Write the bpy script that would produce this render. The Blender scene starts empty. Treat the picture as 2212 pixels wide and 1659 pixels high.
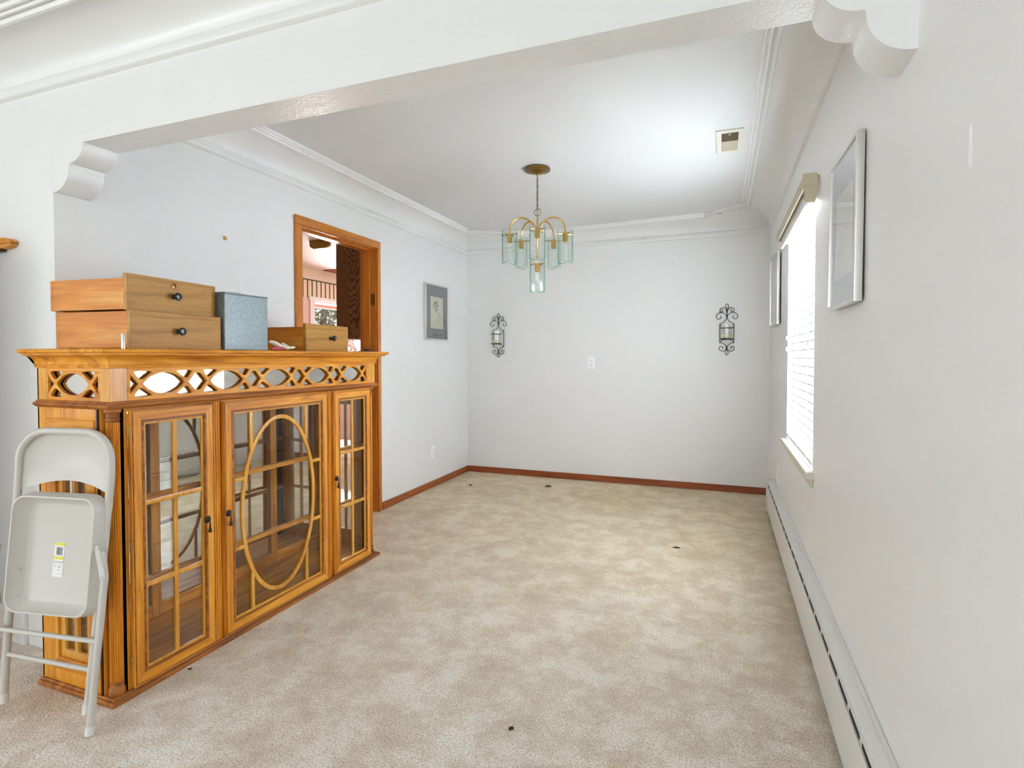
import bpy, bmesh, math, random
from mathutils import Vector, Matrix, Euler
R = random.Random(7)
SC = bpy.context.scene
COL = SC.collection
PI = math.pi
XL, XR, YB, YP, YQ, ZC = -2.522, .391, 5.311, 1.435, 1.571, 2.44   # room planes: left, right, back, partition front/back, ceiling
ORG = Vector((0, 0, 0))

# ------------------------------------------------------------------ mesh helper
class MB:
    def __init__(s): s.v = []; s.f = []; s.m = []
    def add(s, vs, fs, mi=0, fn=None):
        b = len(s.v)
        s.v += [Vector(fn(*p)) if fn else Vector(p) for p in vs]
        s.f += [tuple(b + i for i in f) for f in fs]; s.m += [mi] * len(fs); return s
    def box(s, x0, x1, y0, y1, z0, z1, mi=0, fn=None):
        vs = [(x, y, z) for x in (x0, x1) for y in (y0, y1) for z in (z0, z1)]
        return s.add(vs, [(0, 1, 3, 2), (4, 6, 7, 5), (0, 4, 5, 1), (2, 3, 7, 6), (0, 2, 6, 4), (1, 5, 7, 3)], mi, fn)
    def tube(s, pts, r, n=10, closed=False, mi=0, fn=None):
        P = [Vector(p) for p in pts]; m = len(P); rs = r if isinstance(r, (list, tuple)) else [r] * m
        T = []
        for i in range(m):
            a, b = (P[i - 1], P[(i + 1) % m]) if closed else (P[max(i - 1, 0)], P[min(i + 1, m - 1)])
            T.append((b - a).normalized())
        ref = Vector((0, 0, 1)) if abs(T[0].z) < .9 else Vector((1, 0, 0))
        nrm = T[0].cross(ref).normalized(); vs = []
        for i in range(m):
            nrm = (nrm - T[i] * nrm.dot(T[i])).normalized(); bn = T[i].cross(nrm)
            for k in range(n):
                a = 2 * PI * k / n
                vs.append(P[i] + (nrm * math.cos(a) + bn * math.sin(a)) * rs[i])
        fs = []
        for i in range(m if closed else m - 1):
            j = (i + 1) % m
            for k in range(n):
                l = (k + 1) % n
                fs.append((i * n + k, i * n + l, j * n + l, j * n + k))
        if not closed:
            fs += [tuple(range(n))[::-1], tuple(range((m - 1) * n, m * n))]
        return s.add(vs, fs, mi, fn)
    def lathe(s, prof, c=(0, 0, 0), n=24, mi=0, fn=None, cap=True):
        vs = []; fs = []; m = len(prof)
        for r, z in prof:
            for k in range(n):
                a = 2 * PI * k / n; vs.append((c[0] + r * math.cos(a), c[1] + r * math.sin(a), c[2] + z))
        for i in range(m - 1):
            for k in range(n):
                l = (k + 1) % n; fs.append((i * n + k, i * n + l, (i + 1) * n + l, (i + 1) * n + k))
        if cap: fs += [tuple(range(n))[::-1], tuple(range((m - 1) * n, m * n))]
        return s.add(vs, fs, mi, fn)
    def prism(s, poly, d0, d1, mi=0, fn=None):
        n = len(poly)
        vs = [(a, b, d0) for a, b in poly] + [(a, b, d1) for a, b in poly]
        fs = [tuple(range(n))[::-1], tuple(range(n, 2 * n))] + [(i, (i + 1) % n, n + (i + 1) % n, n + i) for i in range(n)]
        return s.add(vs, fs, mi, fn)
    def plate(s, outer, holes, d0, d1, bev=0., mi=0, fn=None):
        cu = bpy.data.curves.new('t', 'CURVE'); cu.dimensions = '2D'; cu.fill_mode = 'BOTH'
        cu.extrude = (d1 - d0) / 2 - bev; cu.bevel_depth = bev; cu.bevel_resolution = 1; cu.offset = -bev
        for ring in [outer] + list(holes):
            sp = cu.splines.new('POLY'); sp.points.add(len(ring) - 1); sp.use_cyclic_u = True
            for p, q in zip(sp.points, ring): p.co = (q[0], q[1], 0, 1)
        o = bpy.data.objects.new('t', cu); COL.objects.link(o)
        dg = bpy.context.evaluated_depsgraph_get(); me = bpy.data.meshes.new_from_object(o.evaluated_get(dg))
        vs = [(v.co.x, v.co.y, v.co.z + (d0 + d1) / 2) for v in me.vertices]; fs = [tuple(p.vertices) for p in me.polygons]
        bpy.data.objects.remove(o); bpy.data.curves.remove(cu); bpy.data.meshes.remove(me)
        return s.add(vs, fs, mi, fn)
    def loft(s, rings, closed_ring=False, mi=0, fn=None):
        n = len(rings[0]); vs = [p for r in rings for p in r]; fs = []
        for i in range(len(rings) - 1):
            for k in range(n if closed_ring else n - 1):
                l = (k + 1) % n; fs.append((i * n + k, i * n + l, (i + 1) * n + l, (i + 1) * n + k))
        return s.add(vs, fs, mi, fn)
    def build(s, name, mats, parent=None, bev=0., angle=35, org=None, recalc=True, subsurf=0):
        o0 = ORG if org is None else Vector(org)
        me = bpy.data.meshes.new(name)
        me.from_pydata([v - o0 for v in s.v], [], s.f)
        for m in (mats if isinstance(mats, (list, tuple)) else [mats]): me.materials.append(m)
        for p, mi in zip(me.polygons, s.m): p.material_index = mi
        bm = bmesh.new(); bm.from_mesh(me)
        bmesh.ops.remove_doubles(bm, verts=bm.verts, dist=1e-6)
        if recalc: bmesh.ops.recalc_face_normals(bm, faces=bm.faces)
        bm.to_mesh(me); bm.free()
        for p in me.polygons: p.use_smooth = True
        me.set_sharp_from_angle(angle=math.radians(angle))
        o = bpy.data.objects.new(name, me); COL.objects.link(o)
        if parent: o.parent = parent
        elif org is None and o0.length > 0: o.location = o0
        elif org is not None: o.location = o0
        if bev:
            b = o.modifiers.new('bevel', 'BEVEL'); b.width = bev; b.segments = 2; b.limit_method = 'ANGLE'; b.angle_limit = math.radians(40)
        if subsurf:
            b = o.modifiers.new('sub', 'SUBSURF'); b.levels = b.render_levels = subsurf
        return o

def tag(o, label=None, cat=None, group=None, kind=None):
    for k, v in (('label', label), ('category', cat), ('group', group), ('kind', kind)):
        if v: o[k] = v
    return o
def thing(name, loc, label, cat, group=None, rot=(0, 0, 0), setorg=True):
    global ORG
    o = bpy.data.objects.new(name, None); o.empty_display_size = .05; COL.objects.link(o)
    o.location = loc; o.rotation_euler = rot
    ORG = Vector(loc) if setorg else Vector((0, 0, 0))
    return tag(o, label, cat, group)
def world0():
    global ORG
    ORG = Vector((0, 0, 0))
def struct(name, mb, mats, **k):
    o = mb.build(name, mats, **k); o['kind'] = 'structure'; return o
def box(*a, **k): return MB().box(*a, **k)
def arc(cx, cy, rx, ry, a0, a1, n):
    return [(cx + rx * math.cos(math.radians(a0 + (a1 - a0) * i / n)), cy + ry * math.sin(math.radians(a0 + (a1 - a0) * i / n))) for i in range(n + 1)]
def rrect(x0, x1, y0, y1, r=.006, n=4):
    return arc(x1 - r, y1 - r, r, r, 0, 90, n) + arc(x0 + r, y1 - r, r, r, 90, 180, n) + arc(x0 + r, y0 + r, r, r, 180, 270, n) + arc(x1 - r, y0 + r, r, r, 270, 360, n)
def rect(x0, x1, y0, y1): return [(x0, y0), (x1, y0), (x1, y1), (x0, y1)]
def smooth(pts, it=2, closed=False):
    P = [Vector(p) for p in pts]
    for _ in range(it):
        Q = [] if closed else [P[0]]
        m = len(P)
        for i in range(m if closed else m - 1):
            a, b = P[i], P[(i + 1) % m]; Q += [a * .75 + b * .25, a * .25 + b * .75]
        if not closed: Q.append(P[-1])
        P = Q
    return P
def spiral(c, r0, r1, a0, a1, n=22):
    return [(c[0] + (r0 + (r1 - r0) * i / n) * math.cos(math.radians(a0 + (a1 - a0) * i / n)), c[1] + (r0 + (r1 - r0) * i / n) * math.sin(math.radians(a0 + (a1 - a0) * i / n))) for i in range(n + 1)]

# ------------------------------------------------------------------ materials
def srgb(r, g, b):
    f = lambda c: c / 12.92 if c <= .04045 else ((c + .055) / 1.055) ** 2.4
    return (f(r / 255), f(g / 255), f(b / 255), 1)
class NT:
    def __init__(s, name):
        s.m = bpy.data.materials.new(name); s.m.use_nodes = True; s.t = s.m.node_tree; s.t.nodes.clear()
        s.out = s.n('ShaderNodeOutputMaterial')
    def n(s, ty, **k):
        q = s.t.nodes.new(ty)
        for a, b in k.items():
            if a.startswith('i_'):
                key = a[2:]; q.inputs[int(key) if key.isdigit() else key.replace('_', ' ')].default_value = b
            else: setattr(q, a, b)
        return q
    def l(s, a, ao, b, bi): s.t.links.new(a.outputs[ao], b.inputs[bi])
    def bsdf(s, **k):
        p = s.n('ShaderNodeBsdfPrincipled')
        for a, b in k.items(): p.inputs[a.replace('_', ' ')].default_value = b
        s.l(p, 0, s.out, 0); return p
    def coords(s, scale=(1, 1, 1), rot=(0, 0, 0)):
        c = s.n('ShaderNodeTexCoord'); m = s.n('ShaderNodeMapping'); m.inputs['Scale'].default_value = scale; m.inputs['Rotation'].default_value = rot
        s.l(c, 'Object', m, 0); return m
    def noise(s, co, scale, detail=3, rough=.5, dist=0.):
        q = s.n('ShaderNodeTexNoise'); q.inputs['Scale'].default_value = scale; q.inputs['Detail'].default_value = detail
        q.inputs['Roughness'].default_value = rough; q.inputs['Distortion'].default_value = dist
        s.l(co, 0, q, 'Vector'); return q
    def ramp(s, src, so, stops):
        q = s.n('ShaderNodeValToRGB'); e = q.color_ramp.elements
        while len(e) < len(stops): e.new(.5)
        for x, (p, c) in zip(e, stops): x.position = p; x.color = c
        s.l(src, so, q, 0); return q
    def mix(s, fac, a, b, mode='MIX'):
        q = s.n('ShaderNodeMix', data_type='RGBA', blend_type=mode)
        for v, i in ((fac, 0), (a, 6), (b, 7)):
            if isinstance(v, (tuple, float, int)): q.inputs[i].default_value = v
            else: s.t.links.new(v, q.inputs[i])
        return q.outputs[2]
    def bump(s, src, so, strength, dist=.002):
        q = s.n('ShaderNodeBump'); q.inputs['Strength'].default_value = strength; q.inputs['Distance'].default_value = dist
        s.l(src, so, q, 'Height'); return q

def plain(name, col, rough=.5, metal=0., bump=0., bscale=200, spec=.5, **k):
    t = NT(name); p = t.bsdf(Base_Color=col, Roughness=rough, Metallic=metal, **{'Specular IOR Level': spec})
    for a, b in k.items(): p.inputs[a.replace('_', ' ')].default_value = b
    if bump:
        n = t.noise(t.coords(), bscale, 3); b = t.bump(n, 0, bump); t.l(b, 0, p, 'Normal')
    return t.m
def wood(name, c1, c2, c3, axis=2, scale=1., rough=.35, dark=.5, coat=0., ring=1.):
    """long grain along axis"""
    t = NT(name)
    sc = [14 * scale] * 3; sc[axis] = 1.1 * scale
    co = t.coords(tuple(sc))
    n1 = t.noise(co, 1.6 * ring, 4, .55, 1.2)
    n2 = t.noise(co, 9, 5, .65, .4)
    sc2 = [160 * scale] * 3; sc2[axis] = 5 * scale
    n3 = t.noise(t.coords(tuple(sc2)), 1, 2, .6)
    r = t.ramp(n1, 0, [(.28, c1), (.5, c2), (.72, c3)])
    r2 = t.ramp(n2, 0, [(.35, (.6, .55, .5, 1)), (.6, (1, 1, 1, 1))])
    c = t.mix(.36, r.outputs[0], r2.outputs[0], 'MULTIPLY')
    r3 = t.ramp(n3, 0, [(.33, (.45, .38, .3, 1)), (.48, (1, 1, 1, 1))])
    c = t.mix(dark * .5, c, r3.outputs[0], 'MULTIPLY')
    p = t.bsdf(Roughness=rough); t.t.links.new(c, p.inputs['Base Color'])
    p.inputs['Coat Weight'].default_value = coat; p.inputs['Coat Roughness'].default_value = .15
    b = t.bump(n3, 0, .12, .0006); t.l(b, 0, p, 'Normal')
    return t.m
def thin_glass(name, tint=(1, 1, 1, 1), rough=0., ior=1.5, gloss=(1, 1, 1, 1), maxf=1.):
    t = NT(name); tr = t.n('ShaderNodeBsdfTransparent'); tr.inputs[0].default_value = tint
    gl = t.n('ShaderNodeBsdfGlossy'); gl.inputs['Color'].default_value = gloss; gl.inputs['Roughness'].default_value = rough
    f0 = ((ior - 1) / (ior + 1)) ** 2
    lw = t.n('ShaderNodeLayerWeight'); lw.inputs['Blend'].default_value = .5
    pw = t.n('ShaderNodeMath', operation='POWER'); pw.inputs[1].default_value = 5.; t.l(lw, 'Facing', pw, 0)
    fr = t.n('ShaderNodeMath', operation='MULTIPLY_ADD'); fr.inputs[1].default_value = 1 - f0; fr.inputs[2].default_value = f0; t.l(pw, 0, fr, 0)
    fr_ = t.n('ShaderNodeMath', operation='MINIMUM'); fr_.inputs[1].default_value = maxf; t.l(fr, 0, fr_, 0); fr = fr_
    mx = t.n('ShaderNodeMixShader'); t.l(fr, 0, mx, 0); t.l(tr, 0, mx, 1); t.l(gl, 0, mx, 2); t.l(mx, 0, t.out, 0)
    return t.m
def wall_mat(name, col, bump=.25, scale=55, rough=.42):
    t = NT(name); co = t.coords()
    a = t.noise(co, scale, 3, .6, .6); b = t.noise(co, scale * 4, 2, .5)
    m = t.mix(.3, a.outputs[0], b.outputs[0])
    p = t.bsdf(Base_Color=col, Roughness=rough)
    q = t.n('ShaderNodeBump'); q.inputs['Strength'].default_value = bump; q.inputs['Distance'].default_value = .004
    t.t.links.new(m, q.inputs['Height']); t.l(q, 0, p, 'Normal')
    n = t.noise(co, 1.3, 3); r = t.ramp(n, 0, [(.3, tuple(c * .98 for c in col[:3]) + (1,)), (.7, col)])
    t.l(r, 0, p, 'Base Color')
    return t.m
def carpet_mat():
    t = NT('carpet'); co = t.coords()
    big = t.noise(co, 1.5, 5, .6, .4); mid = t.noise(co, 5.5, 8, .78, .15); fine = t.noise(co, 150, 4, .8)
    tuft = t.n('ShaderNodeTexVoronoi'); tuft.inputs['Scale'].default_value = 140; t.l(co, 0, tuft, 'Vector')
    base = t.ramp(big, 0, [(.34, srgb(234, 224, 207)), (.5, srgb(241, 234, 221)), (.66, srgb(246, 241, 232))])
    st = t.ramp(mid, 0, [(.38, srgb(180, 150, 114)), (.5, srgb(224, 210, 190)), (.57, (1, 1, 1, 1))])
    c = t.mix(.42, base.outputs[0], st.outputs[0], 'MULTIPLY')
    # the far part of the carpet is yellower with wear, and darkened against strong window light
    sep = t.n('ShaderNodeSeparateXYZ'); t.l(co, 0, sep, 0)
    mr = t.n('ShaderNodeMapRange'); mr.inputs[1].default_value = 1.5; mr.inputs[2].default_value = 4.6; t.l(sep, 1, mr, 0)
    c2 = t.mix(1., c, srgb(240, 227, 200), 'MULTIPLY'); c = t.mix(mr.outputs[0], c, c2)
    sp = t.ramp(fine, 0, [(.36, (.42, .37, .31, 1)), (.5, (1., .99, .975, 1)), (.66, (1.25, 1.25, 1.24, 1))])
    c = t.mix(.8, c, sp.outputs[0], 'MULTIPLY')
    dots = t.n('ShaderNodeTexVoronoi'); dots.inputs['Scale'].default_value = 5.5; t.l(co, 0, dots, 'Vector')
    dr = t.ramp(dots, 'Distance', [(.0, (.35, .28, .22, 1)), (.035, (1, 1, 1, 1))])
    c = t.mix(.8, c, dr.outputs[0], 'MULTIPLY')
    p = t.bsdf(Roughness=.95, **{'Specular IOR Level': .1}); t.t.links.new(c, p.inputs['Base Color'])
    p.inputs['Sheen Weight'].default_value = .25
    mm = t.mix(.5, fine.outputs[0], tuft.outputs[0])
    q = t.n('ShaderNodeBump'); q.inputs['Strength'].default_value = .8; q.inputs['Distance'].default_value = .006
    t.t.links.new(mm, q.inputs['Height']); t.l(q, 0, p, 'Normal'); return t.m
def emit(name, col, s):
    t = NT(name); e = t.n('ShaderNodeEmission'); e.inputs[0].default_value = col; e.inputs[1].default_value = s; t.l(e, 0, t.out, 0); return t.m

M = {}
M['wall'] = wall_mat('wall_paint', (.86, .86, .855, 1), .28, 60, .40)
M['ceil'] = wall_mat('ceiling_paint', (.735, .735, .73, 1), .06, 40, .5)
M['trimw'] = plain('white_trim_paint', (.86, .86, .85, 1), .35, bump=.05, bscale=90)
M['plaster'] = plain('rough_plaster', (.84, .84, .82, 1), .6, bump=.8, bscale=120)
M['beam'] = wall_mat('beam_gloss_paint', (.88, .88, .88, 1), .5, 75, .22)
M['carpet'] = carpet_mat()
W1, W2, W3 = srgb(192, 112, 26), srgb(238, 158, 42), srgb(250, 184, 68)
M['cabv'] = wood('honey_wood_upright', W1, W2, W3, 2, 1., .48, .35, .0)
M['cabh'] = wood('honey_wood_long', W1, W2, W3, 1, 1., .48, .35, .0)
M['cabx'] = wood('honey_wood_cross', W1, W2, W3, 0, 1., .48, .35, .0)
D1, D2, D3 = srgb(112, 60, 20), srgb(172, 102, 36), srgb(202, 130, 54)
M['mold'] = wood('dark_glazed_molding', D1, D2, D3, 1, 1., .5, .5, .0)
M['glaze'] = plain('dark_glaze', srgb(58, 30, 14), .45)
L1, L2, L3 = srgb(212, 142, 42), srgb(236, 168, 62), srgb(242, 184, 84)
M['lightv'] = wood('light_wood_upright', L1, L2, L3, 2, 1.2, .32, .4, .25)
M['lighth'] = wood('light_wood_long', L1, L2, L3, 1, 1.2, .32, .4, .25)
M['casv'] = wood('orange_casing_upright', srgb(178, 98, 22), srgb(208, 126, 36), srgb(218, 140, 48), 2, .8, .3, .35, .3)
M['cash'] = wood('orange_casing_long', srgb(178, 98, 22), srgb(208, 126, 36), srgb(218, 140, 48), 1, .8, .3, .35, .3)
M['baseh'] = wood('red_brown_baseboard', srgb(128, 58, 26), srgb(150, 72, 34), srgb(166, 88, 44), 0, .8, .35, .5, .2)
M['basel'] = wood('brown_baseboard', srgb(140, 68, 26), srgb(164, 84, 32), srgb(180, 98, 44), 1, .8, .35, .5, .2)
M['drwf'] = wood('drawer_front_wood', srgb(168, 116, 46), srgb(194, 142, 62), srgb(206, 156, 76), 1, .9, .5, .5)
M['drws'] = wood('drawer_side_wood', srgb(180, 98, 20), srgb(226, 142, 34), srgb(238, 186, 96), 0, .8, .5, .4, ring=.7)
M['oak'] = wood('dark_oak_panel', srgb(46, 22, 8), srgb(74, 42, 20), srgb(96, 60, 32), 2, .45, .5, .9, ring=1.6)
t = NT('cathedral_oak'); co = t.coords(); sep = t.n('ShaderNodeSeparateXYZ'); t.l(co, 0, sep, 0)
def mth(op, a, b): 
    q = t.n('ShaderNodeMath', operation=op)
    for i, v in enumerate((a, b)):
        if isinstance(v, (int, float)): q.inputs[i].default_value = v
        else: t.t.links.new(v, q.inputs[i])
    return q.outputs[0]
nz = t.noise(t.coords((6, 6, 2)), 1.5, 3, .5)
dx = mth('ADD', sep.outputs[0], -.02)
val = mth('ADD', mth('ADD', mth('MULTIPLY', mth('MULTIPLY', dx, dx), 26.), mth('MULTIPLY', sep.outputs[2], -1.1)), mth('MULTIPLY', nz.outputs[0], .55))
sn = mth('SINE', mth('MULTIPLY', val, 85.), 0)
fn_ = t.noise(t.coords((220, 220, 8)), 1, 2, .6)
r = t.ramp(mth('MULTIPLY_ADD', sn, .5).node, 0, [(.0, srgb(84, 56, 26)), (.55, srgb(128, 92, 50)), (1., srgb(142, 106, 60))])
for l_ in [q for q in r.inputs[0].links]: l_.from_node.inputs[2].default_value = .5
g_ = t.ramp(fn_, 0, [(.35, (.6, .52, .45, 1)), (.5, (1, 1, 1, 1))])
c = t.mix(.6, r.outputs[0], g_.outputs[0], 'MULTIPLY'); p = t.bsdf(Roughness=.5); t.t.links.new(c, p.inputs['Base Color']); M['cath'] = t.m
M['glass'] = thin_glass('clear_glass', (.98, .985, .98, 1))
M['cglass'] = thin_glass('smoky_cabinet_glass', (.965, .965, .955, 1))
M['wglass'] = thin_glass('window_glass', (.97, .98, .98, 1))
M['pglass'] = thin_glass('picture_glass', (.95, .95, .95, 1), 0, 1.6)
M['sglass'] = thin_glass('shelf_glass', (.98, .985, .98, 1), .08, 1.5, (1, 1, 1, 1), .025)
M['shade'] = thin_glass('green_edged_glass', (.975, .99, .985, 1), .0, 1.5)
M['sedge'] = thin_glass('green_glass_edge', srgb(176, 222, 204), .03, 1.5)
M['mirror'] = plain('mirror', (.88, .88, .86, 1), .01, 1.)
M['brass'] = plain('polished_brass', srgb(214, 176, 96), .2, 1.)
M['abrass'] = plain('antique_brass', srgb(140, 112, 58), .32, 1.)
M['chrome'] = plain('brushed_silver', (.82, .82, .80, 1), .3, 1.)
M['alu'] = plain('silver_frame', (.74, .73, .69, 1), .34, .85)
M['iron'] = plain('black_iron', srgb(34, 32, 34), .45, .3)
M['pewter'] = plain('dark_pewter', srgb(58, 56, 54), .35, .8, bump=.2)
M['chair'] = plain('beige_enamel', srgb(203, 199, 192), .42, bump=.03, bscale=400)
M['rubber'] = plain('white_plastic', srgb(226, 224, 220), .5)
M['white'] = plain('white_paper', (.85, .85, .86, 1), .7)
M['yellow'] = plain('yellow_print', srgb(228, 222, 84), .7)
M['ink'] = plain('black_print', srgb(70, 70, 76), .7)
M['inkpale'] = plain('grey_print', srgb(170, 176, 184), .7)
M['outlet'] = plain('outlet_plastic', (.97, .97, .98, 1), .3)
M['slot'] = plain('dark_slot', srgb(60, 58, 56), .6)
M['black'] = plain('black_gap', srgb(22, 24, 34), .8)
M['heater'] = plain('heater_enamel', srgb(230, 229, 224), .4, bump=.03, bscale=60)
M['beige'] = plain('beige_metal', srgb(198, 188, 162), .5)
M['mat'] = plain('grey_mat_board', srgb(136, 137, 138), .85, bump=.1, bscale=600)
M['mat2'] = plain('pale_grey_mat_board', srgb(168, 176, 182), .85)
M['wax'] = plain('cream_wax', srgb(232, 222, 178), .5)
M['ventw'] = plain('vent_enamel', srgb(222, 220, 208), .45)
M['ventd'] = plain('vent_dark_screen', srgb(84, 68, 46), .8, bump=.5, bscale=300)
M['ventb'] = plain('vent_beige_plate', srgb(190, 180, 156), .6, bump=.3)
M['knob'] = plain('dark_green_knob', srgb(30, 38, 36), .22)
M['clothw'] = plain('cream_cloth', srgb(232, 226, 208), .9, bump=.4, bscale=500)
M['clothp'] = plain('pink_cloth', srgb(214, 104, 118), .9, bump=.4, bscale=500)
M['debris'] = plain('dark_debris', srgb(62, 50, 38), .9)
M['sillp'] = plain('worn_sill_paint', srgb(214, 206, 190), .6, bump=.3, bscale=50)
M['patch'] = plain('bare_white_patch', (.98, .98, .98, 1), .7)
M['pink'] = plain('pink_paint', srgb(216, 150, 142), .6)
M['kwhite'] = plain('kitchen_white', (.82, .80, .80, 1), .6)
M['leaf'] = plain('tree_leaf', srgb(118, 132, 70), .7)
M['leaf2'] = plain('tree_leaf_dark', srgb(72, 88, 44), .7)
M['bark'] = plain('tree_bark', srgb(96, 82, 68), .9)
M['lawn'] = plain('lawn_green', srgb(110, 128, 70), .95, bump=.5, bscale=30)
M['fluor'] = emit('fluorescent_diffuser', (1, .98, .97, 1), 2.6)
M['brownk'] = plain('brown_register', srgb(120, 62, 40), .5)
M['floork'] = plain('kitchen_floor', srgb(176, 160, 140), .5)
# translucent blind slats
t = NT('blind_slat'); d = t.n('ShaderNodeBsdfDiffuse'); d.inputs[0].default_value = (.88, .88, .88, 1)
tl = t.n('ShaderNodeBsdfTranslucent'); tl.inputs[0].default_value = (.9, .9, .92, 1)
mx = t.n('ShaderNodeMixShader'); mx.inputs[0].default_value = .5; t.l(d, 0, mx, 1); t.l(tl, 0, mx, 2); t.l(mx, 0, t.out, 0); M['slat'] = t.m
# hammered grey metal box
t = NT('hammered_grey'); n = t.noise(t.coords(), 170, 2, .5); r = t.ramp(n, 0, [(.35, srgb(112, 123, 126)), (.65, srgb(140, 152, 154))])
p = t.bsdf(Roughness=.38, Metallic=.35); t.l(r, 0, p, 'Base Color'); b = t.bump(n, 0, .35, .001); t.l(b, 0, p, 'Normal'); M['hammer'] = t.m
# kitchen wallpaper: striped band under a cream field, pink dado
t = NT('kitchen_wallpaper'); co = t.coords(); sep = t.n('ShaderNodeSeparateXYZ'); t.l(co, 0, sep, 0)
w = t.n('ShaderNodeMath', operation='FRACT'); ml = t.n('ShaderNodeMath', operation='MULTIPLY'); ml.inputs[1].default_value = 11.; t.l(sep, 1, ml, 0); t.l(ml, 0, w, 0)
st = t.ramp(w, 0, [(0, srgb(226, 208, 182)), (.72, srgb(72, 80, 66))]); st.color_ramp.interpolation = 'CONSTANT'
zz = t.n('ShaderNodeMapRange'); zz.inputs[1].default_value = 0; zz.inputs[2].default_value = 2.44; t.l(sep, 2, zz, 0)
z1 = t.ramp(zz, 0, [(0, (0, 0, 0, 1)), (2.03 / 2.44, (1, 1, 1, 1))]); z1.color_ramp.interpolation = 'CONSTANT'
z2 = t.ramp(zz, 0, [(0, srgb(210, 196, 178)), (2.265 / 2.44, srgb(74, 84, 70)), (2.285 / 2.44, srgb(228, 214, 196))]); z2.color_ramp.interpolation = 'CONSTANT'
z3 = t.ramp(zz, 0, [(0, (0, 0, 0, 1)), (2.265 / 2.44, (1, 1, 1, 1))]); z3.color_ramp.interpolation = 'CONSTANT'
c = t.mix(z1.outputs[0], srgb(226, 196, 184), st.outputs[0]); c = t.mix(z3.outputs[0], c, z2.outputs[0])
p = t.bsdf(Roughness=.7); t.t.links.new(c, p.inputs['Base Color']); M['kpaper'] = t.m

def sketch_mat(name, seed, paper, dens=.5):
    """ink sketch blots on a paper sheet (object coordinates: x across, y up, about -0.5..0.5)"""
    t = NT(name); co = t.coords((1, 1, 1)); m = t.n('ShaderNodeMapping'); m.inputs['Location'].default_value = (seed, seed * 1.7, 0); t.l(co, 0, m, 0)
    n = t.noise(m, 26, 5, .7, 2.5); k = t.noise(m, 9, 2, .5)
    a = t.ramp(n, 0, [(.44, (0, 0, 0, 1)), (.52, (1, 1, 1, 1))]); b = t.ramp(k, 0, [(dens - .06, (0, 0, 0, 1)), (dens + .04, (1, 1, 1, 1))])
    g = t.n('ShaderNodeTexGradient', gradient_type='SPHERICAL'); mp = t.n('ShaderNodeMapping'); mp.inputs['Scale'].default_value = (9, 5.6, 1); t.l(co, 0, mp, 0); t.l(mp, 0, g, 0)
    gr = t.ramp(g, 0, [(.12, (1, 1, 1, 1)), (.4, (0, 0, 0, 1))])
    f = t.mix(1., a.outputs[0], b.outputs[0], 'ADD'); f = t.mix(1., f, gr.outputs[0], 'ADD')
    c = t.mix(f, srgb(70, 76, 72), paper); p = t.bsdf(Roughness=.8); t.t.links.new(c, p.inputs['Base Color']); return t.m

# ------------------------------------------------------------------ room shell
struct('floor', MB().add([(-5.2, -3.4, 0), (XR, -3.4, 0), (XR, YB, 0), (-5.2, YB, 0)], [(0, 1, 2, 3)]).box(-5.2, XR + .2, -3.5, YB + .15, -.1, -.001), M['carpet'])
DY0, DY1, DZ = 2.838, 3.650, 2.056       # clear door opening
wl = MB()
XK = XL - .138
wl.box(XK, XL, YQ, DY0 - .02, 0, ZC).box(XK, XL, DY1 + .02, YB, 0, ZC).box(XK, XL, DY0 - .02, DY1 + .02, DZ + .02, ZC)
struct('wall_left', wl, M['wall'])
struct('wall_back', box(XK, XR + .15, YB, YB + .12, 0, ZC), M['wall'])
WY0, WY1, WZ0, WZ1 = 2.82, 3.88, .70, 1.985
wr = MB()
XO = XR + .16
wr.box(XR, XO, -3.4, WY0, 0, ZC).box(XR, XO, WY1, YB, 0, ZC).box(XR, XO, WY0, WY1, 0, WZ0).box(XR, XO, WY0, WY1, WZ1, ZC)
w_right = struct('wall_right', wr, M['wall'])
# bare patch of paint on the right wall
pp = [(0, .0), (.008, .004), (.012, .018), (.009, .03), (.013, .045), (.008, .055), (.010, .068), (.004, .077), (-.002, .07), (.001, .05), (-.004, .038), (.0, .022), (-.006, .008)]
q = MB().prism([(a, b) for a, b in pp], 0, .0012, fn=lambda a, b, c: (XR - .0003 - c, 1.150 + a * .9, 1.538 + b * .96)).build('bare_patch', M['patch'], w_right)
q = MB().box(-5.2, XL, YP, YQ, 0, ZC).box(XL, XR, YP, YQ, 2.0586, ZC)
q.m[10] = 1      # glossy underside of the beam
struct('wall_partition', q, [M['wall'], M['beam']])
struct('ceiling', box(-2.66, XR + .15, YQ, YB, ZC, ZC + .1), M['ceil'])
struct('ceiling_living', box(-5.2, XR + .15, -3.4, YQ, ZC, ZC + .1), M['ceil'])
# living room shell behind the camera (its windows are unseen, added to let daylight in)
LW = [(-2.0, -.6, .9, 2.15)]          # unseen rear window, added for light
LL = (-3.2, -1.7, .6, 2.15)           # unseen window added in the left wall for light and the stub-wall shadow
wb = MB(); x = -5.2
for a, b, z0, z1 in LW:
    wb.box(x, a, -3.5, -3.4, 0, ZC).box(a, b, -3.5, -3.4, 0, z0).box(a, b, -3.5, -3.4, z1, ZC); x = b
wb.box(x, XO, -3.5, -3.4, 0, ZC)
struct('wall_living_rear', wb, M['wall'])
struct('wall_living_left', MB().box(-5.3, -5.2, -3.4, LL[0], 0, ZC).box(-5.3, -5.2, LL[1], YQ, 0, ZC).box(-5.3, -5.2, LL[0], LL[1], 0, LL[2]).box(-5.3, -5.2, LL[0], LL[1], LL[3], ZC), M['wall'])
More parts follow.
